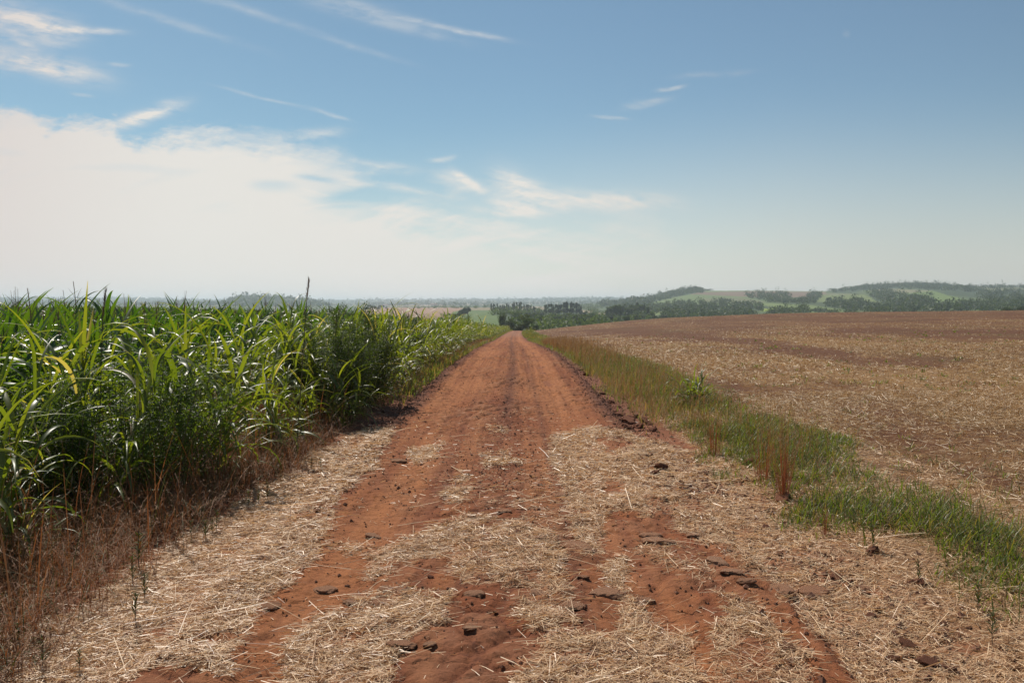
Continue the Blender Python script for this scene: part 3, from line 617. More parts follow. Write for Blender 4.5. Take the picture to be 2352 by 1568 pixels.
# ------------------------------------------------------------------ verge grass
def build_verges():
    rb = RB()
    def put(rb, N, x0, x1, y0, y1, h, wd, el=(.7, 1.55), bend=(.2, 1.6), seg=3, dens=None, yp=.7):
        y = y0 + (y1 - y0) * rng.random(N) ** yp if yp != 0 else np.exp(U(math.log(y0), math.log(y1), N))
        f = rng.random(N); xr = x0 + (x1 - x0) * f; x = xr + cx(y)
        k = rng.random(N) < (dens(x, y, xr) if dens else 1.)
        x, y, xr = x[k], y[k], xr[k]; n = len(x)
        hh = h * U(.45, 1.25, n) * (.6 + .8 * fbm(x * 1.5, y * 1.5, 101))
        rb.add(np.stack([x, y, surf(x, y) - .01], -1), rng.random(n) * TAU, U(el[0], el[1], n), U(bend[0], bend[1], n), hh, wd * U(.6, 1.4, n), segs=seg)
        return x, y, hh
    edge = lambda x, y, xr: np.clip(sst(xr + (fbm(x * 2, y * 1.2, 102) - .5) * 1.7, 2.3, 3.0), 0, 1) * (1 - sst(xr + (fbm(x * 2, y * 1.2, 103) - .5) * 1.2, 3.45, 4.1)) * np.clip(-.65 + 2.9 * fbm(x * 1.6, y * 1.2, 104), .25, 1)
    put(rb, 80000, 2.1, 4.5, 4.3, 12, .155, .0062, el=(.45, 1.5), dens=edge)
    put(rb, 42000, 2.1, 4.4, 12, 26, .17, .010, el=(.5, 1.5), dens=edge)
    gmask = lambda x, y: sst(fbm(x * .9, y * .35, 109), .47, .56)
    put(rb, 30000, 1.7, 4.2, 12, 32, .19, .008, el=(.5, 1.5), dens=lambda x, y, xr: sst(xr, 1.8, 2.3) * (1 - sst(xr, 3.2, 4.)) * gmask(x, y)); put(rb, 42000, 1.7, 4.4, 30, 95, .2, .018, el=(.5, 1.5), dens=lambda x, y, xr: sst(xr, 1.7, 2.2) * (1 - sst(xr, 3.2, 4.1)) * gmask(x, y)); put(rb, 16000, 1.7, 4.6, 95, 250, .34, .045, dens=lambda x, y, xr: gmask(x, y))
    o = rb.build('verge_grass', M['verge']); tag(o, 'fresh green grass strip between the straw and the stubble field', 'grass', kind='stuff')
    rb = RB(); e2 = lambda x, y, xr: np.clip(sst(xr + (fbm(x * 2, y * 1.2, 105) - .5) * .8, 1.75, 2.3), 0, 1) * (1 - sst(xr + (fbm(x * 2, y, 106) - .5), 3.2, 4.0))
    put(rb, 34000, 1.6, 4.2, 10, 30, .21, .006, el=(.6, 1.5), bend=(0, .8), dens=lambda x, y, xr: e2(x, y, xr) * sst(y, 9.5, 14) * (1 - gmask(x, y)))
    put(rb, 48000, 1.6, 4.6, 30, 90, .21, .016, el=(.5, 1.5), bend=(0, 1.2), dens=lambda x, y, xr: e2(x, y, xr) * (1 - gmask(x, y)))
    put(rb, 30000, 1.6, 5., 90, 255, .3, .04, el=(1.0, 1.55), bend=(0, .8), dens=e2)
    # the far left edge below the tall grass
    put(rb, 20000, -3.2, -1.75, 14, 60, .26, .014, el=(1.0, 1.55), bend=(0, 1.)); put(rb, 16000, -3.2, -1.8, 60, 255, .36, .05, el=(1.0, 1.55), bend=(0, .8))
    o = rb.build('mixed_grass', M['vergefar']); tag(o, 'brown and green seeding grass lining both sides of the far road', 'grass', kind='stuff')
    rb = RB()                                                             # thin stems with loose reddish seed heads
    N = 3400; y = 8.5 + 45 * rng.random(N) ** 1.4; xr = U(1.95, 3.4, N); x = xr + cx(y); k = (rng.random(N) < np.clip(fbm(x * 1.2, y * .8, 107) * 1.8 - .3, 0, 1)) & (xr > 1.9 + .9 * (1 - sst(y, 9, 13))); x, y = x[k], y[k]; n = len(x)
    rb.add(np.stack([x, y, surf(x, y)], -1), rng.random(n) * TAU, U(1.2, 1.55, n), U(0, .4, n), U(.28, .6, n), np.maximum(.0025, .0005 * y), segs=3, prof='taper')
    tips = rb.V[-1].reshape(n, 4, 2, 3).mean(2)[:, 3]
    for q in range(7): rb.add(tips - np.array((0, 0, 1)) * U(0, .16, (n, 1)), rng.random(n) * TAU, U(.2, 1.2, n), U(-.2, .9, n), U(.04, .12, n), np.maximum(.003, .0006 * y), segs=1)
    o = rb.build('seeding_grass', M['seedgrass']); tag(o, 'thin reddish seeding grasses standing above the right verge', 'grass', kind='stuff')
    rb = RB()                                                             # dry reddish grass at the left
    le = lambda x, y, xr: np.clip(sst(-xr + (fbm(x * 2, y * 1.5, 108) - .5) * .7, 2.1, 2.6), 0, 1) * (1 - .7 * sst(-xr, 3.6, 4.5))
    put(rb, 60000, -4.6, -1.9, 3.2, 11, .30, .0042, el=(.5, 1.5), bend=(.2, 2.), dens=le, yp=.8)
    put(rb, 30000, -4.2, -1.9, 11, 24, .34, .007, el=(.6, 1.5), bend=(.2, 1.8), dens=le)
    put(rb, 26000, -3.3, -1.9, 24, 90, .36, .018, el=(.9, 1.5), bend=(.1, 1.2), dens=lambda x, y, xr: .5 + .5 * (fbm(x, y * .4, 111) > .5))
    put(rb, 5200, -4.2, -2.35, 3.6, 30, .72, .0055, el=(1.1, 1.56), bend=(0, .7), seg=4)
    N = 1900; y = 3.4 + 14 * rng.random(N); x = -U(2.2, 3.6, N); base = np.stack([x, y, surf(x, y)], -1)
    Pp = rb.add(base, rng.random(N) * TAU, U(.9, 1.5, N), U(.8, 2.4, N), U(.35, .75, N), .003, segs=6, prof='taper')
    for j in (3, 4, 5, 6): rb.add(np.repeat(Pp[:, j], 3, 0), rng.random(3 * N) * TAU, U(-.4, .9, 3 * N), .5, U(.012, .03, 3 * N), .006, segs=1)
    o = rb.build('dry_grass', M['dry']); tag(o, 'dry reddish brown grass at the foot of the tall green grass', 'grass', kind='stuff')
build_verges()

# ------------------------------------------------------------------ guinea grass clumps (left)
G_GRASS = 'tall green grass clumps along the left road edge'
def guinea(seed, nc=9, Hh=1.35, name='guinea_grass', wm=1.):
    global rng
    keep, rng = rng, np.random.default_rng(seed); UU = rng.uniform
    root = empty(name); bl = RB(); cu = RB(); de = RB()
    for i in range(nc):
        a = UU(0, TAU); b0 = np.array((math.cos(a), math.sin(a), 0)) * UU(.02, .17); el = R(UU(60, 89)); L = Hh * UU(.5, .92)
        Pp = cu.add([b0], a + UU(-.5, .5), el, UU(-.05, .35), L, .011, segs=6, prof='taper', roll=UU(0, 3))[0]
        cu.add([b0], a, el, .1, L * .9, .010, segs=4, prof='taper', roll=UU(0, 3))
        k = int(UU(7, 11)); fr = np.sort(UU(.22, 1., k)); fr[-2:] = 1
        pos = np.stack([np.interp(fr * 6, range(7), Pp[:, j]) for j in range(3)], -1)
        az = UU(0, TAU) + np.arange(k) * np.pi + rng.normal(0, .6, k)
        top = fr > .8
        bl.add(pos, az, np.where(top, UU(.95, 1.5, k), UU(.65, 1.2, k)), np.where(top, UU(.6, 2.2, k), UU(1.5, 3.0, k)), UU(.55, 1.1, k) * Hh / 1.35, UU(.020, .046, k) * wm, segs=9, cross=3, fold=.35, roll=rng.normal(0, .35, k), twist=rng.normal(0, .5, k), p=UU(1.1, 2.))
        kd = 3; posd = pos[rng.integers(0, max(1, k // 2), kd)]
        de.add(posd, UU(0, TAU, kd), UU(.2, 1., kd), UU(1.4, 2.6, kd), UU(.3, .6, kd), UU(.01, .02, kd), segs=6, twist=rng.normal(0, .8, kd))
    n = 26; aa = UU(0, TAU, n); bl.add(np.stack([np.cos(aa), np.sin(aa), aa * 0], -1) * .12, aa, UU(.9, 1.45, n), UU(.8, 2.3, n), UU(.5, 1.05, n), UU(.012, .026, n), segs=8, cross=3, fold=.35, twist=rng.normal(0, .4, n))
    n = 34; aa = UU(0, TAU, n); de.add(np.stack([np.cos(aa), np.sin(aa), aa * 0], -1) * .15, aa, UU(.4, 1.4, n), UU(.8, 2.3, n), UU(.3, .8, n), UU(.007, .016, n), segs=5)
    bl.build('leaves', M['grass'], root); cu.build('stems', M['culm'], root); o = de.build('withered_leaves', M['deadleaf'], root)
    rng = keep; return root
gp_ = [guinea(200 + i, nc=[8, 10, 12, 7, 9, 11, 8, 10][i], Hh=[1.3, 1.45, 1.2, 1.5, 1.35, 1.25, 1.4, 1.55][i]) for i in range(8)] + [guinea(220 + i, nc=[7, 8, 6][i], Hh=[1.5, 1.35, 1.6][i], wm=1.45) for i in range(3)]
clumps = []
y = 3.7
while y < 33:
    for r_, (lo, hi) in enumerate([(2.75, 3.2), (3.5, 4.2), (4.4, 5.2)]):
        if r_ == 2 and (y > 22 or y < 4.5): continue
        xx = -random.uniform(lo, hi) - .55 * (1 - min(1, max(0, (y - 7) / 3))) + .42 * min(1, max(0, (y - 8) / 4))
        clumps.append((xx, y + random.uniform(-.3, .3), r_))
    y += random.uniform(.75, 1.1) * (1 + y / 60)
while y < 236:
    for lo, hi in [(2.25, 3.0), (3.5, 4.4)]:
        clumps.append((float(cx(y)) - random.uniform(lo, hi), y + random.uniform(-.5, .5), 0))
    y += 1.6 + y * .008
SHR = [(300, 7.6, .95), (90, 6.9, .6), (755, 12.6, .95), (832, 14., .75), (935, 22.5, .6)]
def clear(c):
    for X, d, r in SHR:
        sx = (X - CX) / FPX * d
        if abs(c[0] - sx) < r * .6 and abs(c[1] - d) < r * .55: return False
    return True
def lowered(x, y):
    # clumps standing between the camera and a shrub are young and short
    for X, d, r in SHR:
        if y < d and abs((CX + FPX * x / y) - X) < r / d * FPX * .9 and d - y < 2.2: return True
    return False
clumps = [c for c in clumps if clear(c)][:296]
SH = [('bowed by its own long arching blades', 'leafy'), ('upright', 'narrow'), ('bushy and dense', 'low'), ('tall and open', 'sparse'), ('broad', 'spreading'), ('ragged', 'mixed'), ('fanned out', 'slim'), ('tallest standing', 'stiff'), ('broad bladed', ''), ('broad bladed and bowed', ''), ('broad bladed and tall', '')]
def where_y(y): return ('nearest the camera' if y < 5.5 else 'beside the straw covered stretch' if y < 10 else 'where the straw ends' if y < 15 else 'along the middle of the road' if y < 40 else 'along the far road' if y < 110 else 'near the bend of the far road')
used = {}
for i, (x, y, r_) in enumerate(clumps):
    k = random.randrange(8) if y > 13 or random.random() < .35 else random.randrange(8, 11); s = random.uniform(.82, 1.14) * (1.05 if y < 7 else 1)
    if y > 40: s *= 1.05
    if lowered(x, y): s *= .70 if y > 9 else .78
    else: s *= .89
    z = float(H(x, y)) - .02
    if k in used: o = copy_tree(gp_[k], (x, y, z), random.uniform(0, TAU), (s, s, s * random.uniform(.92, 1.1)))
    else: o = gp_[k]; o.location = (x, y, z); o.scale = (s, s, s); used[k] = 1
    tag(o, 'green grass clump, %s, %s row, %s' % (SH[k][0], ['front', 'second', 'third'][r_], where_y(y)), 'grass clump', G_GRASS)
for k in range(11):
    if k not in used:
        for c_ in list(gp_[k].children): bpy.data.objects.remove(c_)
        bpy.data.objects.remove(gp_[k])
# clump on the right verge
cr = guinea(401, nc=4, Hh=.5); X, Y = gp(1596, 938); cr.location = (X, Y, float(H(X, Y))); tag(cr, 'lone bright green grass clump on the right verge', 'grass clump')
for i, (px, py, s) in enumerate([(1232, 766, .9), (1252, 772, .7), (1222, 762, .8)]):
    d = [150, 120, 185][i]; x = float(cx(d)) + 2.7 + i * .5
    o = copy_tree(gp_[i], (x, d, float(H(x, d))), i, (s, s, s)); tag(o, ['green clump right of the far road, largest of three', 'green clump right of the far road, nearest of three', 'green clump right of the far road, beside the bend'][i], 'grass clump', 'clumps right of the far road')

# ------------------------------------------------------------------ maize
G_CORN = 'maize plants of the left field'
def corn_leaves(rb, base, rz, s, n, segs, cross, wmul=1.):
    """leaves in two opposite ranks up one stalk; base (N,3)"""
    N = len(base)
    for j in range(n):
        f = (j + .6) / n; zz = (.2 + 1.35 * f ** .9) * s; az = rz + np.pi * (j % 2) + rng.normal(0, .25, N)
        up = f > .72
        el = U(1.05, 1.4, N) if up else U(.75, 1.1, N); bend = U(.2, 1.5, N) if up else U(1.3, 2.3, N)
        L = (.42 + .5 * math.sin(math.pi * min(1, f * .85 + .12))) * s * U(.85, 1.15, N); W = (.056 + .054 * math.sin(math.pi * f)) * wmul * U(.85, 1.15, N)
        rb.add(base + np.stack([zz * 0, zz * 0, zz], -1), az, el, bend, L, W, segs=segs, cross=cross, fold=.4, roll=rng.normal(0, .25, N), twist=rng.normal(0, .35, N), prof='broad', p=1.5)
def tassel_rb(rb, base, s, nb, w=.006):
    N = len(base)
    rb.add(base, U(0, TAU, N), 1.5, .1, .36 * s, w * 2.2, segs=3, roll=U(0, 3, N), prof='taper'); rb.add(base, U(0, TAU, N), 1.5, .1, .36 * s, w * 2.2, segs=3, roll=U(0, 3, N), prof='taper')
    for q in range(nb): rb.add(base + np.stack([s * 0, s * 0, s * U(.02, .12, N)], -1), U(0, TAU, N), U(.9, 1.35, N), U(0, .7, N), U(.13, .22, N) * s, w, segs=2, roll=U(0, 3, N))
def corn_plant(seed, tass=True):
    global rng, U
    keep = rng; rng = np.random.default_rng(seed); U = rng.uniform
    root = empty('maize_plant'); lf = RB(); st = RB(); b = np.zeros((1, 3)); s = np.ones(1)
    corn_leaves(lf, b, np.full(1, U(0, .4)), s, 11, 9, 3)
    st.tube([(0, 0, 0), (.005, 0, .5), (0, .01, 1.), (.01, 0, 1.62)], .012, .005, 6)
    lf.build('leaves', M['corn'], root); st.build('stalk', M['stalk'], root)
    if tass:
        t = RB(); tassel_rb(t, np.array([(.01, 0, 1.58)]), s, 7); t.build('tassel', M['tassel'], root)
    rng = keep; U = rng.uniform; return root
cps = [corn_plant(300 + i, i % 4 != 3) for i in range(7)]
rows = []
for k in range(140):
    xrow = -5.1 - k * .78
    y = 4.5 + random.random() * .3
    while y < 250:
        if -xrow < .66 * y + 1.2: rows.append((xrow + random.uniform(-.06, .06) , y, k))
        y += random.uniform(.2, .3)
rows.sort(key=lambda r: r[1])
def bushfree(x, y): return True
rows_a = np.array([(r[0], r[1]) for r in rows]); dist = np.hypot(rows_a[:, 0], rows_a[:, 1])
order = np.argsort(dist); near = order[:300]; rest = order[300:]
usedc = {}
for n_, i in enumerate(near):
    x, y = rows_a[i]; kr = rows[i][2]; k = random.randrange(7); s = random.uniform(.74, .93) * (.86 + .3 * float(fbm(np.array([x * .45]), np.array([y * .3]), 66)[0])); z = float(H(x, y)); hs = s * random.choice([.95, 1, 1.03, 1.1])
    if k in usedc: o = copy_tree(cps[k], (x, y, z), random.gauss(0, .5), (s, s, hs))
    else: o = cps[k]; o.location = (x, y, z); o.rotation_euler = (0, 0, random.gauss(0, .5)); usedc[k] = 1
    tag(o, 'maize plant %s, %s, behind the %s roadside grass' % ('without a tassel' if k == 3 else 'with a %s brown tassel' % ['tall', 'short', 'branching', '', 'slender', 'ragged', 'spiky'][k], ['in the outermost row', 'in the second row', 'in the third row'][kr] if kr < 3 else 'deep in the field', 'nearest' if y < 9 else 'middle' if y < 14 else 'farther'), 'maize plant', G_CORN)
def build_cornfield():
    lf = RB(); tz = RB(); st = RB()
    P0 = rows_a[rest]; d = dist[rest]
    for d0, d1, keepf, nl, seg, cr_, wm, sc_ in [(0, 22, 1., 9, 5, 3, 1., 1.), (22, 45, .42, 8, 4, 2, 1.25, 1.), (45, 90, .13, 7, 3, 2, 1.9, 1.), (90, 300, .035, 7, 3, 2, 3.4, 1.04)]:
        m = (d >= d0) & (d < d1) & (rng.random(len(d)) < keepf); p = P0[m]; n = len(p); print('corn', d0, n)
        base = np.stack([p[:, 0] + cx(p[:, 1]), p[:, 1], H(p[:, 0], p[:, 1])], -1); s = U(.74, .96, n) * sc_ * (.86 + .3 * fbm(p[:, 0] * .3, p[:, 1] * .2, 66))
        corn_leaves(lf, base, rng.normal(0, .5, n), s, nl, seg, cr_, wm)
        t = rng.random(n) < .7; tassel_rb(tz, (base + np.stack([s * 0, s * 0, s * 1.55], -1))[t], s[t], 5 if d1 < 50 else 3, .006 * wm)
        if d1 < 50: st.add(base, U(0, TAU, n), 1.55, .03, 1.6 * s, .022, segs=2, prof='taper', roll=U(0, 3, n))
    root = empty('maize_field'); tag(root, 'green maize crop stretching away behind the nearest plants', 'maize', kind='stuff')
    lf.build('leaves', M['corn'], root); tz.build('tassels', M['tassel'], root); st.build('stalks', M['stalk'], root)
build_cornfield()

# ------------------------------------------------------------------ shrubs
def shrub(name, seed, rx, ry, hh, nb, lpb, lsize, mat, upright=.7):
    global rng, U
    keep = rng; rng = np.random.default_rng(seed); U = rng.uniform
    root = empty(name); st = RB(); lf = RB()
    for i in range(nb):
        a = U(0, TAU); q = math.sqrt(U(0, 1)); bx, by = math.cos(a) * q, math.sin(a) * q
        top = np.array((bx * rx, by * ry, hh * U(.62, 1.) * (1 - .35 * q * q))); low = np.array((bx * rx * .25, by * ry * .25, 0)); mid = (low + top) / 2 + np.array((bx * rx * .25, by * ry * .25, -.05))
        t = np.linspace(0, 1, 7)[:, None]; pts = low * (1 - t) ** 2 + 2 * mid * t * (1 - t) + top * t * t
        st.tube(pts, .006, .002, 5)
        n = int(lpb * 2.1 * U(.7, 1.3)); f = 1 - rng.random(n) ** 1.2 * .85; pp = np.stack([np.interp(f * 6, range(7), pts[:, j]) for j in range(3)], -1)
        off = rng.normal(0, 1, (n, 3)) * np.array((.075, .075, .06)) * (.25 + (1.05 - f))[:, None] * 1.5
        lf.add(pp + off, U(0, TAU, n), U(.1, 1.3, n), U(0, .8, n), lsize * U(.6, 1.5, n), lsize * .34 * U(.6, 1.3, n), segs=2, prof='oval', roll=rng.normal(0, .6, n))
    lf.build('foliage', mat, root, smooth=False); st.build('branches', M['bark'], root)
    rng = keep; U = rng.uniform; return root
def place(o, X, d, dz=0.):
    x = (X - CX) / FPX * d; o.location = (x, d, float(H(x, d)) + dz); return o
tag(place(shrub('leafy_shrub', 501, .95, .8, 1.52, 80, 150, .034, M['bushleaf']), 300, 7.6), 'large small-leaved green shrub among the tall grass nearest the camera', 'shrub')
tag(place(shrub('leafy_shrub', 502, .6, .5, 1.3, 45, 120, .034, M['bushleaf']), 90, 6.9), 'rounded green shrub beyond the leftmost grass blades', 'shrub')
tag(place(shrub('dark_shrub', 503, .85, .8, 1.86, 80, 190, .036, M['bushleaf2']), 755, 12.6), 'dark bushy shrub standing taller than the maize', 'shrub')
tag(place(shrub('dark_shrub', 504, .65, .6, 1.8, 60, 180, .036, M['bushleaf2']), 832, 14.), 'dark shrub right of the tallest dark shrub', 'shrub')
tag(place(shrub('dark_shrub', 505, .6, .6, 1.55, 45, 130, .045, M['bushleaf2']), 935, 22.5), 'dark shrub further along behind the roadside grass', 'shrub')
tag(place(shrub('leafy_shrub', 506, .7, .7, 1.35, 45, 130, .05, M['bushleaf']), 985, 29.), 'mid green shrub in the farther roadside grass', 'shrub')
tag(place(shrub('dark_shrub', 507, .8, .8, 1.6, 40, 120, .08, M['bushleaf2']), 1040, 46.), 'small dark shrub far along the roadside grass', 'shrub')

# ------------------------------------------------------------------ lone seed stalks above the maize
def seed_stalk(name, X, d, toprow, lean, label, orange=False):
    x = (X - CX) / FPX * d; z0 = float(H(x, d)); top = EYE + (HOR - toprow) / FPX * d; h = top - z0
    root = empty(name, (x, d, z0)); st = RB(); hd = RB()
    t = np.linspace(0, 1, 8)[:, None]; pts = np.concatenate([-lean * (1 - t), t * 0, t * (h - .26)], 1); st.tube(pts, .008, .005, 5)
    st.build('stem', M['culm'], root)
    n = 130; f = rng.random(n); b = pts[-1] + np.stack([f * .03, f * 0, f * .25], -1)
    hd.add(b, U(0, TAU, n), U(1.1, 1.5, n), 0, .06, .010, segs=1); lf2 = RB(); lf2.add([pts[-1] + np.array((0, 0, -.1))] * 2, [0.3, 3.3], [1., .8], 2.2, .16, .012, segs=4); lf2.build('leaves', M['deadleaf'], root)
    hd.build('seed_head', M['dry'] if orange else M['tassel'], root)
    tag(root, label, 'grass stalk'); return root
seed_stalk('seed_stalk', 704, 9.5, 642, .12, 'single dark seed head rising high above the maize against the sky')
seed_stalk('seed_stalk', 236, 7.8, 668, .05, 'slim brown seed stalk among the tallest leaves at left')
# tall upright leaves that break the skyline at left
def spear_leaves(X, d, toprow, n, label, seed):
    global rng, U
    keep = rng; rng = np.random.default_rng(seed); U = rng.uniform
    x = (X - CX) / FPX * d; z0 = float(H(x, d)); h = EYE + (HOR - toprow) / FPX * d - z0
    root = empty('giant_grass', (x, d, z0)); st = RB(); lf = RB(); st.tube([(0, 0, 0), (.02, 0, h * .3), (.0, 0, h * .62)], .014, .007, 6)
    lf.add(np.tile((0, 0, h * .58), (n, 1)), np.linspace(0, TAU, n, endpoint=False) + .1, U(1.15, 1.5, n), U(-.05, .35, n), h * .44 * U(.6, 1.1, n), .034, segs=8, cross=3, fold=.5, prof='leaf')
    k = 5; lf.add(np.stack([np.zeros(k), np.zeros(k), h * U(.2, .55, k)], -1), U(0, TAU, k), U(.8, 1.2, k), U(1.2, 2.2, k), U(.6, .9, k), .045, segs=9, cross=3, fold=.5)
    lf.build('leaves', M['grass'], root); st.build('stem', M['culm'], root); tag(root, label, 'grass plant')
    rng = keep; U = rng.uniform
spear_leaves(190, 7.6, 662, 6, 'tall cane-like grass whose spear leaves rise highest into the sky at left', 611)
spear_leaves(-10, 6., 672, 5, 'tall cane-like grass cut off by the left edge of view', 612)
spear_leaves(425, 9., 690, 5, 'spear-leaved grass plant rising over the maize behind the large green shrub', 613)

# ------------------------------------------------------------------ dry tufts and seedlings
def dry_tuft(X, Yb, toprow, n, sp, label, seed):
    global rng, U
    keep = rng; rng = np.random.default_rng(seed); U = rng.uniform
    x, d = gp(X, Yb); h = EYE - (toprow - HOR) / FPX * d; root = empty('dry_tuft', (x, d, float(surf(np.array([x]), np.array([d]))[0]))); st = RB(); hd = RB(); cl = RB()
    a = U(0, TAU, n); r = sp * rng.random(n) ** .6; base = np.stack([np.cos(a) * r, np.sin(a) * r, a * 0], -1)
    Pp = st.add(base, a, U(1.3, 1.56, n), U(-.1, .3, n), h * U(.55, 1.05, n), .0042, segs=5, prof='taper')
    k = 6
    for q in range(k): hd.add(Pp[:, -1] - np.stack([a * 0, a * 0, U(0, .12, n)], -1), U(0, TAU, n), U(.3, 1.3, n), U(0, 1, n), U(.02, .07, n), .004, segs=1)
    st.build('stems', M['tuft'], root)['kind'] = 'stuff'; hd.build('seed_heads', M['seedgrass'], root)['kind'] = 'stuff'
    tag(root, label, 'dry grass tuft')
    rng = keep; U = rng.uniform
dry_tuft(1800, 1152, 1000, 85, .05, 'dry reddish grass tuft rooted in a dark clod on the straw at right', 701)
dry_tuft(1752, 1110, 985, 50, .09, 'taller loose dry grass tuft just behind the clod-rooted tuft', 702)
dry_tuft(1640, 1048, 945, 45, .10, 'brown dry grass tuft among the green verge grass', 703)
dry_tuft(1893, 1235, 1165, 16, .02, 'thin sparse dry stalk group in front of the green verge', 704)
G_SEED = 'seedlings at the edge of the straw'
def seedling(seed):
    global rng, U
    keep = rng; rng = np.random.default_rng(seed); U = rng.uniform
    root = empty('weed_seedling'); st = RB(); lf = RB(); h = .17
    st.tube([(0, 0, 0), (.005, 0, h * .5), (0, .004, h)], .0028, .0015, 5); n = 26; f = np.linspace(.25, 1, n)
    lf.add(np.stack([f * 0, f * 0, f * h], -1), np.arange(n) * 2.4, U(.3, 1.1, n), U(0, .8, n), .055 * (1.25 - f * .6), .010, segs=3, prof='oval')
    st.build('stem', M['bark'], root); lf.build('leaves', M['weed'], root)
    rng = keep; U = rng.uniform; return root
sds = [seedling(720 + i) for i in range(3)]
def W4(px, py): return (px * .3358, 1041 + py * .3359)
def W5(px, py): return (783.8 + px * .3358, 1041 + py * .3359)
def W6(px, py): return (1567.7 + px * .414, 918.5 + py * .414)
spots = [(W4(1480, 540), 1.2), (W4(1405, 600), 1.1), (W4(1450, 555), .9), (W4(1700, 395), 1.2), (W4(1770, 360), .9), (W4(1830, 330), 1.2), (W4(1310, 590), 1.), (W4(990, 1010), 1.2), (W4(950, 800), 1.9), (W4(905, 910), 1.3), (W4(925, 1180), 1.2),
         (W4(290, 1480), 1.1), (W4(540, 1500), .8), (W4(120, 1330), .9), (W4(2130, 120), .9), (W4(2190, 110), .9), (W6(1055, 870), 1.3), (W6(790, 745), 1.), (W6(1720, 1380), 1.2), (W6(1640, 1220), 1.2), (W6(1310, 1040), 1.), (W6(240, 360), .6)]
nm = ['by the dry grass left of the road', 'on the straw left of the road']
ps = []
for i, ((X, Y), s) in enumerate(spots):
    s *= .82
    x, d = gp(X, Y); k = i % 3; z = float(surf(np.array([x]), np.array([d]))[0])
    if i < 3: o = sds[i]; o.location = (x, d, z); o.scale = (s, s, s)
    else: o = copy_tree(sds[k], (x, d, z), random.uniform(0, 6), (s * .9, s * .9, s))
    ps.append((o, x, d, s))
lab = ['upright seedling on straw, highest of the close trio left of the road', 'seedling on straw, middle of the close trio left of the road', 'small seedling tucked between two taller ones on the left straw', 'bushy seedling where the left straw meets dry grass under the tall clumps', 'small seedling between two taller ones beside the shaded left verge', 'tall seedling casting its shadow on bare soil at the left verge', 'seedling at the dry grass edge, left of the close trio',
       'dark leafy seedling alone on the left straw', 'tallest thin seedling rising from the dry grass left of the road', 'yellowish seedling beside the tallest thin one', 'brownish seedling on the open left straw below the dark leafy one', 'large seedling near the lower left corner', 'thin green seedling at the bottom edge on the left straw', 'seedling among dry grass above the large corner one',
       'small green seedling by the left road edge near the last clumps', 'smaller twin of the green seedling by the left road edge', 'seedling growing from a dark clod right of the straw', 'slim seedling on the right straw behind the clod one', 'large weed seedling at the lower right corner', 'weed seedling below the green verge near the right corner', 'low seedling on a dark clod beside the bare soil patch at right', 'tiny seedling at the foot of the right verge']
for (o, x, d, s), l in zip(ps, lab): tag(o, l, 'seedling', G_SEED)

# ------------------------------------------------------------------ stones and clods
import bmesh
def rock_mesh(seed, flat, rough, sub=3):
    bm = bmesh.new(); bmesh.ops.create_icosphere(bm, subdivisions=sub, radius=1.); r = random.Random(seed); ox = r.uniform(0, 50)
    for v in bm.verts:
        c = v.co; q = 1 + rough * (float(fbm(np.array([c.x * 1.3 + ox]), np.array([c.y * 1.3 + c.z]), seed)[0]) - .5) * 2 + rough * .55 * (abs(float(vn(np.array([c.x * 3.3 + ox]), np.array([c.y * 3.3 + c.z * 3]), seed)[0]) - .5) * -2 + .5) + rough * .25 * (float(vn(np.array([c.x * 9 + ox]), np.array([c.y * 9 + c.z * 7]), seed)[0]) - .5)
        c *= q; c.z = max(min(c.z, .75), -.6); c.z *= flat
    me = bpy.data.meshes.new('rock'); bm.to_mesh(me); bm.free()
    for p in me.polygons: p.use_smooth = False
    return me
flat_m = [rock_mesh(800 + i, .42, .42) for i in range(6)]; clod_m = [rock_mesh(820 + i, .75, .75) for i in range(5)]
for m_ in flat_m: m_.materials.append(M['stone'])
for m_ in clod_m: m_.materials.append(M['clod'])
FL = [W5(215, 590) + (100,), W5(60, 1150) + (180,), W5(290, 1075) + (170,), W5(420, 1410) + (170,), W5(915, 1035) + (120,), W5(1600, 680) + (190,), W5(1330, 645) + (90,), W5(1810, 990) + (190,), W5(2060, 1030) + (130,), W5(1595, 1105) + (130,), W5(1360, 1025) + (100,), W5(1920, 1400) + (200,),
      W5(2160, 650) + (190,), W5(1650, 890) + (80,), W5(310, 985) + (110,), W5(2280, 1350) + (80,), W5(1940, 1545) + (100,), W5(880, 1285) + (100,), W5(390, 80) + (90,), W5(1110, 455) + (90,), W5(1500, 320) + (90,), W4(2230, 970) + (140,), W4(1860, 1090) + (110,), W5(60, 1060) + (90,),
      W6(190, 945) + (135,), W6(270, 1015) + (130,), W6(350, 1070) + (110,), W6(540, 1085) + (170,), W6(735, 1065) + (180,), W6(1000, 1045) + (95,), W6(690, 1155) + (85,), W6(60, 790) + (90,), W6(500, 960) + (80,), W5(1700, 705) + (90,), W5(2120, 610) + (140,), W5(600, 1400) + (80,)]
ST_L = ['nearest the bottom centre', 'half sunk', 'cracked looking', 'rounded', 'pale']
def side(x): return 'left' if x < -.45 else 'right' if x > .6 else 'middle'
G_ST = 'flat stones set in the road'
seen = {}
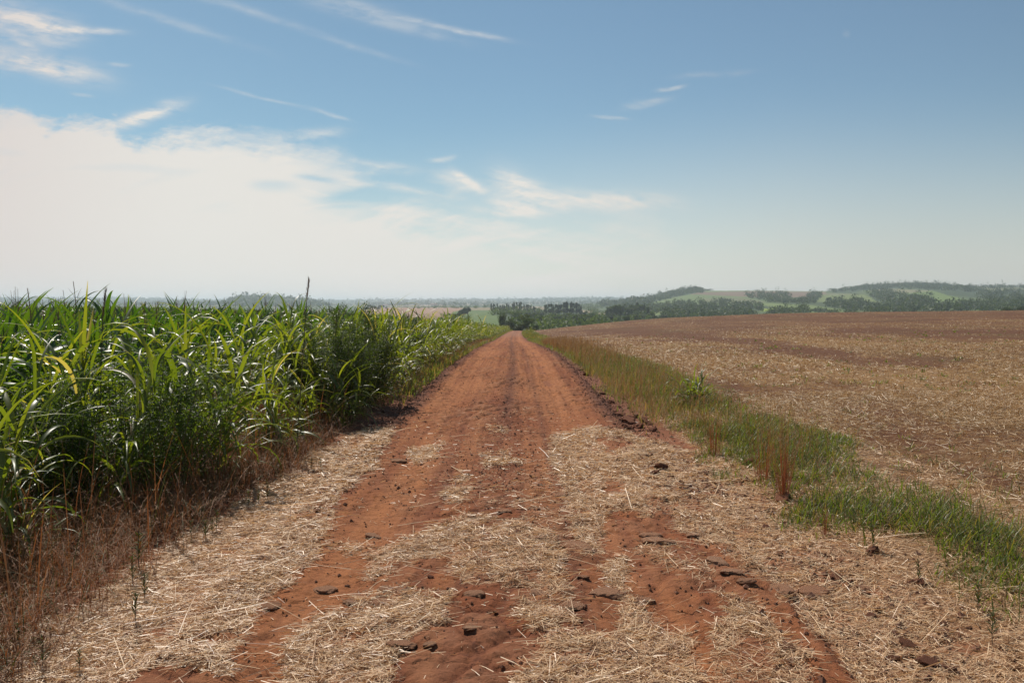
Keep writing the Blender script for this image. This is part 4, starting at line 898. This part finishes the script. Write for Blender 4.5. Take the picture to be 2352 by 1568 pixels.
for i, (X, Y, wpx) in enumerate(FL):
    x, d = gp(X, Y); wm = wpx * .3358 / FPX * d * .5 * 1.12
    o = bpy.data.objects.new('road_stone', flat_m[i % 6]); C.objects.link(o)
    z = float(surf(np.array([x]), np.array([d]))[0]); o.location = (x, d, z + wm * .03 + .004); asp = random.uniform(.65, .95)
    o.scale = (wm, wm * asp, wm * random.uniform(.55, .85)); o.rotation_euler = (random.gauss(0, .08), random.gauss(0, .08), random.gauss(0, .35))
    sz = 'large' if wm > .075 else 'medium' if wm > .05 else 'small'
    rowd = 'at the very bottom of view' if Y > 1490 else 'near the bottom of view' if Y > 1400 else 'in the nearer straw patches' if Y > 1320 else 'amid the broad straw patch' if Y > 1240 else 'beyond the near straw patches'
    key = '%s flat stone, road %s, %s' % (sz, side(x), rowd); n_ = seen.get(key, 0); seen[key] = n_ + 1
    if n_: key += [', paler', ', more tilted', ', more rounded', ', smoothest', ', roughest'][n_ - 1]
    tag(o, key, 'stone', G_ST)
CLD = [W6(465, 620) + (38,), W6(465, 720) + (38,), W6(190, 475) + (26,), W6(130, 412) + (28,), W6(625, 740) + (26,), W6(760, 865) + (28,), W6(655, 920) + (28,), W6(480, 880) + (26,), W6(1020, 1085) + (42,), W6(1090, 1180) + (44,), W6(1045, 1215) + (62,), W6(960, 1300) + (44,), W6(1070, 1330) + (34,), W6(1180, 1305) + (54,),
       W6(1250, 1375) + (80,), W6(1370, 1485) + (95,), W6(1480, 1505) + (64,), W6(1300, 1040) + (75,), W6(1170, 1050) + (28,), W6(1150, 1135) + (28,), W6(875, 1135) + (24,), W6(800, 1135) + (24,), W6(1275, 1430) + (32,), W6(560, 572) + (78,), W6(1050, 872) + (60,), W6(930, 1012) + (42,), W6(1000, 1010) + (26,), W6(965, 930) + (28,), W6(700, 657) + (30,), W6(715, 915) + (24,),
       W6(350, 370) + (60,), W6(1165, 1450) + (60,), W6(590, 1435) + (70,), W6(855, 1000) + (60,), W4(1470, 720) + (34,), W4(1490, 865) + (28,), W4(1410, 1020) + (30,), W4(860, 1275) + (50,), W4(930, 1300) + (50,), W4(2145, 530) + (28,), W5(1060, 1140) + (34,), W5(610, 905) + (30,), W5(1125, 785) + (24,), W5(1210, 785) + (24,), W5(1210, 605) + (50,), W5(1180, 1520) + (55,), W5(2180, 140) + (70,), W5(2150, 180) + (50,),
       (1425, 955, 40), (1432, 966, 50), (1446, 972, 60), (1458, 960, 30), (1466, 982, 45), (1478, 968, 36), (1490, 975, 36), (1412, 948, 26), (1440, 985, 40), (1420, 935, 26), (1404, 925, 26), (1500, 990, 34), (1386, 905, 24), (1345, 862, 22), (1335, 850, 20)]
G_CL = 'dark red clods lying beside and on the road'; seen = {}
for i, (X, Y, wpx) in enumerate(CLD):
    x, d = gp(X, Y); wm = wpx * (.414 if X > 1567 else .3358 if Y > 1041 else .5) / FPX * d * .5 * 1.1
    o = bpy.data.objects.new('earth_clod', clod_m[i % 5]); C.objects.link(o); z = float(surf(np.array([x]), np.array([d]))[0])
    o.location = (x, d, z + wm * .25); o.scale = (wm, wm * random.uniform(.7, 1), wm * random.uniform(.7, 1)); o.rotation_euler = (random.uniform(0, .5), random.uniform(0, .5), random.uniform(0, 6))
    sz = 'large' if wm > .035 else 'medium' if wm > .02 else 'small'
    wh = ('on the dark shoulder above the straw' if Y < 1000 and X > 1300 else 'on the left straw' if x < -1.3 else 'on the road among straw' if x < 1.3 else 'on the right straw below the verge' if d < 5.6 else 'on the right straw near the dry tufts')
    key = '%s dark red clod %s' % (sz, wh); n_ = seen.get(key, 0); seen[key] = n_ + 1
    if n_: key += [', slightly flatter', ', rounder', ', more jagged', ', with a crumbling top', ', leaning on straw', ', half buried', ', squat', ', lumpy', ', tilted', ', pointed', ', knobbly', ', pitted', ', oblong', ', smooth sided', ', split'][min(n_ - 1, 14)]
    tag(o, key, 'clod', G_CL)
def build_crumbs():
    n = 24000; y = 7.5 * np.exp(rng.random(n) * math.log(9)); sel = rng.random(n)
    xr = np.where(sel < .3, rng.normal(1.78, .2, n), np.where(sel < .5, rng.normal(-1.75, .2, n), np.where(sel < .62, rng.normal(0, .18, n), U(-1.5, 1.5, n))))
    k2 = 5000; y = np.concatenate([y, 3.6 + 6 * rng.random(k2)]); xr = np.concatenate([xr, np.where(rng.random(k2) < .45, rng.normal(2.1, .35, k2), U(-1.6, 2.6, k2))]); n += k2
    x = xr + cx(y); s = np.clip(rng.lognormal(-4.9, .5, n), .003, .03) * np.where(np.abs(xr) > 1.4, 1.25, .75)
    z = surf(x, y); o6 = np.array([(1, 0, 0), (0, 1, 0), (-1, 0, 0), (0, -1, 0), (0, 0, 1), (0, 0, -1.)])
    a = rng.random(n) * TAU; V = o6[None] * s[:, None, None] * U(.6, 1.3, (n, 6, 1)); V[..., 2] *= .7
    Vx = V[..., 0] * np.cos(a)[:, None] - V[..., 1] * np.sin(a)[:, None]; Vy = V[..., 0] * np.sin(a)[:, None] + V[..., 1] * np.cos(a)[:, None]
    V = np.stack([Vx + x[:, None], Vy + y[:, None], V[..., 2] + (z + s * .3)[:, None]], -1).reshape(-1, 3)
    f8 = np.array([(0, 1, 4), (1, 2, 4), (2, 3, 4), (3, 0, 4), (1, 0, 5), (2, 1, 5), (3, 2, 5), (0, 3, 5)]); F = (f8[None] + (np.arange(n) * 6)[:, None, None]).reshape(-1, 3)
    o = mesh_obj('earth_crumbs', V, F, M['crumb'], smooth=False); tag(o, 'small crumbs and gravel along the road edges and centre ridge', 'gravel', kind='stuff')
build_crumbs()

# ------------------------------------------------------------------ trees
def crown_pts(lobes, n, shell=.45):
    """points through several overlapping ragged lobes"""
    out = []
    vol = np.array([l[3] * l[4] for l in lobes]); vol = vol / vol.sum()
    for l, v in zip(lobes, vol):
        m = int(n * v) + 4; d = rng.normal(size=(m, 3)); d /= np.linalg.norm(d, axis=1)[:, None]
        r = (shell + (1 - shell) * rng.random(m)) ** .8; r = r * (1 + .25 * np.sin(d[:, 0] * 5 + l[0]) * np.cos(d[:, 2] * 6 + l[1]))
        out.append(np.array(l[:3]) + d * r[:, None] * np.array((l[3], l[3], l[4])))
    return np.concatenate(out)
def tree(kind, seed, mat, bark='bark'):
    global rng, U
    keep = rng; rng = np.random.default_rng(seed); U = rng.uniform; rr = random.Random(seed)
    root = empty(kind); tk = RB(); cr_ = RB()
    if kind == 'gum_tree':
        h = 15.; lobes = []
        tk.tube([(0, 0, 0), (.1, 0, h * .35), (-.1, .1, h * .7), (0, 0, h * .95)], .22, .05, 7)
        for i in range(13):
            z = h * rr.uniform(.3, .97); a = rr.uniform(0, TAU); q = rr.uniform(.4, 2.) * (1.4 - z / h); lobes.append((math.cos(a) * q, math.sin(a) * q, z, rr.uniform(1.2, 2.1), rr.uniform(1.1, 2.)))
            tk.tube([(0, 0, z - 1.4), (math.cos(a) * q, math.sin(a) * q, z)], .06, .02, 4)
        lobes.append((0, 0, h, 1.3, 1.3)); n = 2600; sz = .5
    elif kind == 'bamboo_grove':
        h = 8.; lobes = []
        for i in range(16):
            a = rr.uniform(0, TAU); q = rr.uniform(.2, 1.); top = (math.cos(a) * 2.6 * q, math.sin(a) * 2.6 * q, h * rr.uniform(.7, 1.))
            tk.tube([(math.cos(a) * .4, math.sin(a) * .4, 0), (top[0] * .55, top[1] * .55, top[2] * .55), top], .06, .02, 5)
            for f in (.5, .75, 1.): lobes.append((top[0] * f, top[1] * f, top[2] * f, .75, 1.3))
        n = 3000; sz = .34
    else:
        h = {'broadleaf_tree': 8., 'spreading_tree': 8., 'round_bush': 4.}[kind]; R_ = {'broadleaf_tree': 2.6, 'spreading_tree': 4., 'round_bush': 2.4}[kind]; z0 = {'broadleaf_tree': .35, 'spreading_tree': .6, 'round_bush': .15}[kind]
        tk.tube([(0, 0, 0), (.12, 0, h * .25), (0, .1, h * .55), (0, 0, h * .75)], .20, .07, 7); lobes = []
        for i in range(13):
            a = rr.uniform(0, TAU); q = R_ * math.sqrt(rr.random()) * .85; z = h * (z0 + (1 - z0) * rr.random() * (1 - .4 * (q / R_) ** 2)) * .92; s_ = rr.uniform(.22, .42) * R_
            lobes.append((math.cos(a) * q, math.sin(a) * q, max(z, s_ * .5), s_, s_ * (.55 if kind == 'spreading_tree' else .8)))
            tk.tube([(0, 0, min(h * .45, z * .6)), (math.cos(a) * q * .6, math.sin(a) * q * .6, z * .8), (math.cos(a) * q, math.sin(a) * q, z)], .07, .02, 4)
        n = 2600; sz = .34 if kind != 'round_bush' else .26
    p = crown_pts(lobes, n); p[:, 2] = np.maximum(p[:, 2], .1); cr_.quads(p, sz * U(.7, 1.3, len(p)), flat=.2)
    cr_.build('crown', mat, root, smooth=False); tk.build('trunk', M[bark], root)
    rng = keep; U = rng.uniform; return root
PT = {}
for nm_, kd, mt, bk in [('broad', 'broadleaf_tree', 'c_green', 'bark'), ('broad2', 'broadleaf_tree', 'c_dark', 'bark'), ('broad3', 'broadleaf_tree', 'c_grey', 'bark'), ('spread', 'spreading_tree', 'c_yel', 'bark'), ('bush', 'round_bush', 'c_green', 'bark'), ('bush2', 'round_bush', 'c_grey', 'bark'), ('bush3', 'round_bush', 'c_dark', 'bark'),
                        ('gum', 'gum_tree', 'c_euc', 'palebark'), ('gum2', 'gum_tree', 'c_euc', 'palebark'), ('gum3', 'gum_tree', 'c_dark', 'palebark'), ('bam', 'bamboo_grove', 'c_dark', 'bark')]:
    PT[nm_] = tree(kd, 900 + len(PT), M[mt], bk)
ptused = set()
HT = {'broad': 8., 'broad2': 8., 'broad3': 8., 'spread': 8., 'bush': 4., 'bush2': 4., 'bush3': 4., 'gum': 15.6, 'gum2': 15.6, 'gum3': 15.6, 'bam': 8.8}
def plant(k, X, d, height, label, group=None, wide=1., dz=0.):
    x = (X - CX) / FPX * d; z = float(H(x, d)) + dz; s = height / HT[k]
    if k in ptused: o = copy_tree(PT[k], (x, d, z), random.uniform(0, 6.28), (s * wide, s * wide, s))
    else: o = PT[k]; ptused.add(k); o.location = (x, d, z); o.scale = (s * wide, s * wide, s)
    tag(o, label, 'tree' if not k.startswith('bush') else 'bush', group); return o
def h_for(X, d, row):
    x = (X - CX) / FPX * d; return EYE + (HOR - row) / FPX * d - float(H(x, d))
GE = 'trees at the end of the road'
for k, X, d, row, wide, l in [('bam', 1153, 288, 716, .72, 'dark bamboo-like grove with upright tips at the end of the road'), ('bush2', 1160, 276, 735, 1.1, 'greyish bush in front of the dark upright grove'), ('bush', 1178, 280, 731, 1., 'bright leafy bush in the middle of the road-end trees'),
                              ('bush3', 1190, 276, 738, 1.05, 'dark round bush just left of where the road disappears'), ('spread', 1209, 312, 718, .8, 'yellowish spreading tree behind the road-end trees'), ('broad', 1211, 284, 728, 1.0, 'rounded green tree right of where the road disappears'),
                              ('bush3', 1222, 292, 741, .9, 'low dark bush at the right foot of the rounded green tree'), ('broad2', 1172, 300, 727, .8, 'small dark tree behind the bright leafy bush')]:
    plant(k, X, d, h_for(X, d, row), l, GE, wide)
def row_of(n, X0, X1, d, tops, kinds, label, group, jd=30):
    for i in range(n):
        X = X0 + (X1 - X0) * (i + .5) / n + random.uniform(-2, 2); dd_ = d + random.uniform(-jd, jd); k = random.choice(kinds)
        t = np.interp(i / max(1, n - 1), np.linspace(0, 1, len(tops)), tops) + random.uniform(-2.0, 2.6)
        pos = ['at the left end of', 'left of centre in', 'in the middle of', 'right of centre in', 'at the right end of'][min(4, int(5 * i / n))]
        sz = 'tallest' if t < np.mean(tops) - 2 else 'shorter' if t > np.mean(tops) + 1.5 else 'tall'
        plant(k, X, dd_, max(3., h_for(X, dd_, t)), '%s %s %s' % (sz + (' dark' if k in ('gum3', 'broad2', 'bush3') else ''), label, pos) + ' ' + group.replace('the left dark stand by the green field', 'the left dark stand'), group, random.uniform(.8, 1.2))
row_of(20, 1124, 1232, 960, [698, 697, 700, 697, 692, 696, 702, 706], ['gum', 'gum2', 'gum3'], 'gum tree', 'the left dark stand by the green field')
row_of(18, 1248, 1336, 880, [700, 698, 700, 694, 695, 700], ['gum', 'gum2', 'gum3'], 'gum tree', 'the right dark stand')
row_of(12, 1396, 1492, 760, [700, 694, 706, 697, 693, 700], ['gum', 'broad', 'gum2'], 'grove tree', 'the tall grove below the hill')
row_of(9, 1040, 1076, 720, [722, 714, 706, 704], ['broad2', 'bush3', 'broad3'], 'tree', 'the tree line beside the brown field')
row_of(7, 838, 890, 1250, [701, 698, 698, 701], ['broad2', 'bush3'], 'tree', 'the dark copse beyond the maize')
row_of(6, 2308, 2360, 430, [700, 696, 697], ['broad2', 'bush3'], 'tree', 'the near dark thicket at the far right')
row_of(16, 1500, 1560, 620, [722, 725, 724], ['gum', 'broad2', 'broad'], 'tree', 'the low tree row behind the stubble ridge', 40)
# the belt of mixed trees in the valley right of the road end
n_i = 0
for i in range(100):
    X = random.uniform(1178, 1500); d = random.choice([520, 560, 600, 660, 720, 790]) + random.uniform(-30, 30)
    k = random.choice(['broad', 'broad2', 'broad3', 'bush', 'bush2', 'broad', 'spread']); hh = random.uniform(3.5, 7.5) * (.8 if k[:4] == 'bush' else 1)
    nmk = {'broad': 'green broadleaf tree', 'broad2': 'dark broadleaf tree', 'broad3': 'greyish broadleaf tree', 'bush': 'green bush', 'bush2': 'greyish bush', 'spread': 'yellowish spreading tree'}[k]
    pos = 'behind the road end' if X < 1250 else 'below the right gum stand' if X < 1340 else 'between the gum stand and the grove' if X < 1400 else 'below the tall grove'
    plant(k, X, d, hh, '%s %s in the valley belt, %s' % ('tall' if hh > 6. else 'low' if hh < 4.5 else 'mid-sized', nmk, pos), 'mixed trees of the valley belt', random.uniform(.9, 1.5))

# ------------------------------------------------------------------ woods on the hills, read as masses
def woods(name, label, regions, size, per, msize, mat, n_scale=1.):
    rb = RB(); tot = 0
    for poly, n, hh in regions:
        if len(poly) == 4 and not isinstance(poly[0], (tuple, list)):      # a crest: columns X0..X1, depths d0..d1
            X = U(poly[0], poly[1], n); d = U(poly[2], poly[3], n)
        else: X = None
        xs_ = [p[0] for p in poly] if X is None else [0]
        if X is None:
            ys_ = [p[1] for p in poly]
            X = U(min(xs_), max(xs_), n * 3); Y = U(min(ys_), max(ys_), n * 3); k = inpoly(X, Y, poly); X, Y = X[k][:n], Y[k][:n]
            d = hit(X, Y); ok = ~np.isnan(d); X, d = X[ok], d[ok]
        x = (X - CX) / FPX * d; z = H(x, d); m = len(x); tot += m
        if not m: continue
        h_ = hh * U(.5, 1.15, m) * (.75 + .6 * (rng.random(m) < .15)); r = size * U(.6, 1.3, m)
        dr = rng.normal(size=(m, per, 3)); dr /= np.linalg.norm(dr, axis=2)[..., None]; dr *= (.55 + .45 * rng.random((m, per, 1)))
        c = np.stack([x, d, z + h_ * .52], -1)[:, None] + dr * np.stack([r, r, h_ * .55], -1)[:, None] + rng.normal(0, .15, (m, per, 3)) * r[:, None, None]
        rb.quads(c.reshape(-1, 3), np.repeat(msize * r / size, per) * U(.7, 1.3, m * per), rnd=np.clip(np.repeat(rng.random(m), per) * .7 + .3 * rng.random(m * per), 0, 1))
    print(name, tot); o = rb.build(name, mat, smooth=False); tag(o, label, 'woodland', kind='stuff')
woods('hill_woods', 'dark woods on the crests and slopes of the right-hand hills', [
    ((1440, 1614, 1850, 2230), 420, 10), ((1930, 2215, 1950, 2240), 420, 10), ((2215, 2420, 2120, 2240), 70, 9), ((2060, 2180, 2200, 2240), 40, 14), ((1614, 1640, 2180, 2220), 8, 6),
    (Z3([(215, 195), (330, 165), (430, 140), (520, 125), (600, 118), (625, 133), (540, 150), (420, 178), (300, 215), (200, 215)]), 300, 11),
    (Z3([(845, 150), (1000, 145), (1095, 150), (1095, 178), (950, 182), (860, 165)]), 110, 12), (Z3([(1195, 150), (1260, 150), (1260, 172), (1190, 172)]), 30, 11),
    (Z3([(1290, 132), (1500, 105), (1750, 100), (1900, 110), (2140, 118), (2120, 140), (2000, 135), (1860, 128), (1650, 116), (1480, 130), (1330, 140)]), 330, 11), (Z3([(2140, 112), (2400, 110), (2400, 117), (2140, 118)]), 50, 11),
    (Z3([(340, 215), (520, 195), (700, 200), (940, 205), (940, 240), (760, 240), (600, 262), (420, 262), (340, 250)]), 260, 9),
    (Z3([(1300, 190), (1480, 190), (1480, 240), (1380, 235), (1290, 215)]), 110, 10), (Z3([(400, 265), (560, 255), (700, 270), (900, 262), (900, 282), (400, 290)]), 200, 8), (Z3([(1020, 250), (1180, 235), (1190, 265), (950, 272)]), 90, 8),
    (Z3([(1490, 135), (1620, 130), (1740, 160), (1870, 180), (1870, 205), (1700, 200), (1560, 180)]), 200, 10), (Z3([(1500, 205), (1750, 195), (1900, 210), (2100, 200), (2352, 190), (2400, 250), (2000, 250), (1500, 260)]), 300, 9),
    (Z3([(2080, 130), (2400, 132), (2400, 200), (2200, 190), (2100, 170)]), 130, 9), (Z3([(970, 180), (1240, 178), (1240, 200), (980, 192)]), 80, 8), (Z3([(180, 215), (340, 205), (340, 290), (180, 285)]), 130, 9), (Z3([(1200, 235), (1440, 250), (1440, 256), (1200, 245)]), 25, 5),
    (Z3([(690, 182), (780, 182), (780, 190), (690, 190)]), 8, 7)], 4.6, 34, 2.1, M['c_dark'])
woods('valley_woods', 'mixed green woods filling the valley beyond the stubble field', [
    ([(1180, 712), (1400, 712), (1500, 720), (1500, 748), (1180, 748)], 260, 5), ([(1225, 733), (1420, 728), (1420, 752), (1225, 762)], 240, 4.5), ([(1130, 716), (1240, 712), (1240, 722), (1130, 724)], 60, 7), ([(1336, 700), (1440, 698), (1440, 710), (1336, 712)], 130, 9), ([(1020, 738), (1070, 736), (1070, 746), (1010, 748)], 26, 5), ([(950, 706), (1130, 704), (1130, 708), (950, 709)], 60, 6)], 3.4, 40, 1.4, M['c_green'])
woods('distant_woods', 'hazy woods on the distant plain and far ridges', [
    ([(556, 684), (640, 682), (700, 688), (760, 700), (740, 706), (560, 706), (500, 703)], 420, 20), ([(-50, 684), (560, 684), (560, 702), (-50, 702)], 1500, 15), ([(700, 690), (1130, 688), (1130, 703), (700, 703)], 520, 12), ([(1130, 684), (1450, 682), (1450, 698), (1130, 700)], 420, 13),
    ([(-50, 686), (1450, 684), (1450, 690), (-50, 691)], 700, 17), ([(1380, 694), (1480, 690), (1480, 702), (1380, 704)], 120, 11)], 10., 20, 6., M['c_dark'])
# two farm buildings on the plain
def farmhouse(X, d, wd, label):
    x = (X - CX) / FPX * d; z = float(H(x, d)); root = empty('farmhouse', (x, d, z), .3)
    def box(name, x0, x1, y0, y1, z0, z1, mt, apex=0):
        V = [(x0, y0, z0), (x1, y0, z0), (x1, y1, z0), (x0, y1, z0), (x0, y0, z1), (x1, y0, z1), (x1, y1, z1), (x0, y1, z1)]
        if apex: ym = (y0 + y1) / 2; V[4:] = [(x0, ym - .05, z1 + apex), (x1, ym - .05, z1 + apex), (x1, ym + .05, z1 + apex), (x0, ym + .05, z1 + apex)]
        return mesh_obj(name, V, [(3, 2, 1, 0), (4, 5, 6, 7), (0, 1, 5, 4), (1, 2, 6, 5), (2, 3, 7, 6), (3, 0, 4, 7)], M[mt], root, smooth=False)
    box('wall', -wd / 2, wd / 2, -3.5, 3.5, -1, 4.5, 'wall'); box('roof', -wd / 2 - .5, wd / 2 + .5, -4.2, 4.2, 4.5, 4.6, 'tiles', 1.8)
    for q in (-.3, .3): box('window', q * wd - .6, q * wd + .6, -3.56, -3.51, 1.6, 2.9, 'dot')
    box('door', -.5, .5, -3.56, -3.51, -.2, 2.2, 'dot'); tag(root, label, 'farmhouse')
farmhouse(997, 2650, 22, 'small white farmhouse on the plain left of the gum trees'); farmhouse(1541, 2500, 14, 'tiny white building hidden among the far woods')
farmhouse(886, 2900, 16, 'small pale farmhouse beyond the dark copse')

# ------------------------------------------------------------------ haze
hm = bpy.data.materials.new('haze'); hm.use_nodes = True; t = hm.node_tree; t.nodes.clear(); ee = E(t); out = ee.n('ShaderNodeOutputMaterial'); pv = ee.n('ShaderNodeVolumePrincipled')
pv.inputs['Color'].default_value = (.78, .89, 1., 1); pv.inputs['Density'].default_value = .00017; pv.inputs['Anisotropy'].default_value = .25; t.links.new(pv.outputs[0], out.inputs['Volume'])
hb = 12200.; x0, x1, y0, y1, z0, z1 = -28000., 28000., -60., hb, -60., 78.
V = [(x0, y0, z0), (x1, y0, z0), (x1, y1, z0), (x0, y1, z0), (x0, y0, z1), (x1, y0, z1), (x1, y1, z1), (x0, y1, z1)]
o = mesh_obj('haze', V, [(3, 2, 1, 0), (4, 5, 6, 7), (0, 1, 5, 4), (1, 2, 6, 5), (2, 3, 7, 6), (3, 0, 4, 7)], hm, smooth=False); tag(o, 'thin pale haze in the air over the valley', kind='stuff')
me_z = [round(float(v), 1) for v in (H(np.array([0., 500, -500]), np.array([2200., 2200, 3000])))]
print('ok', me_z)
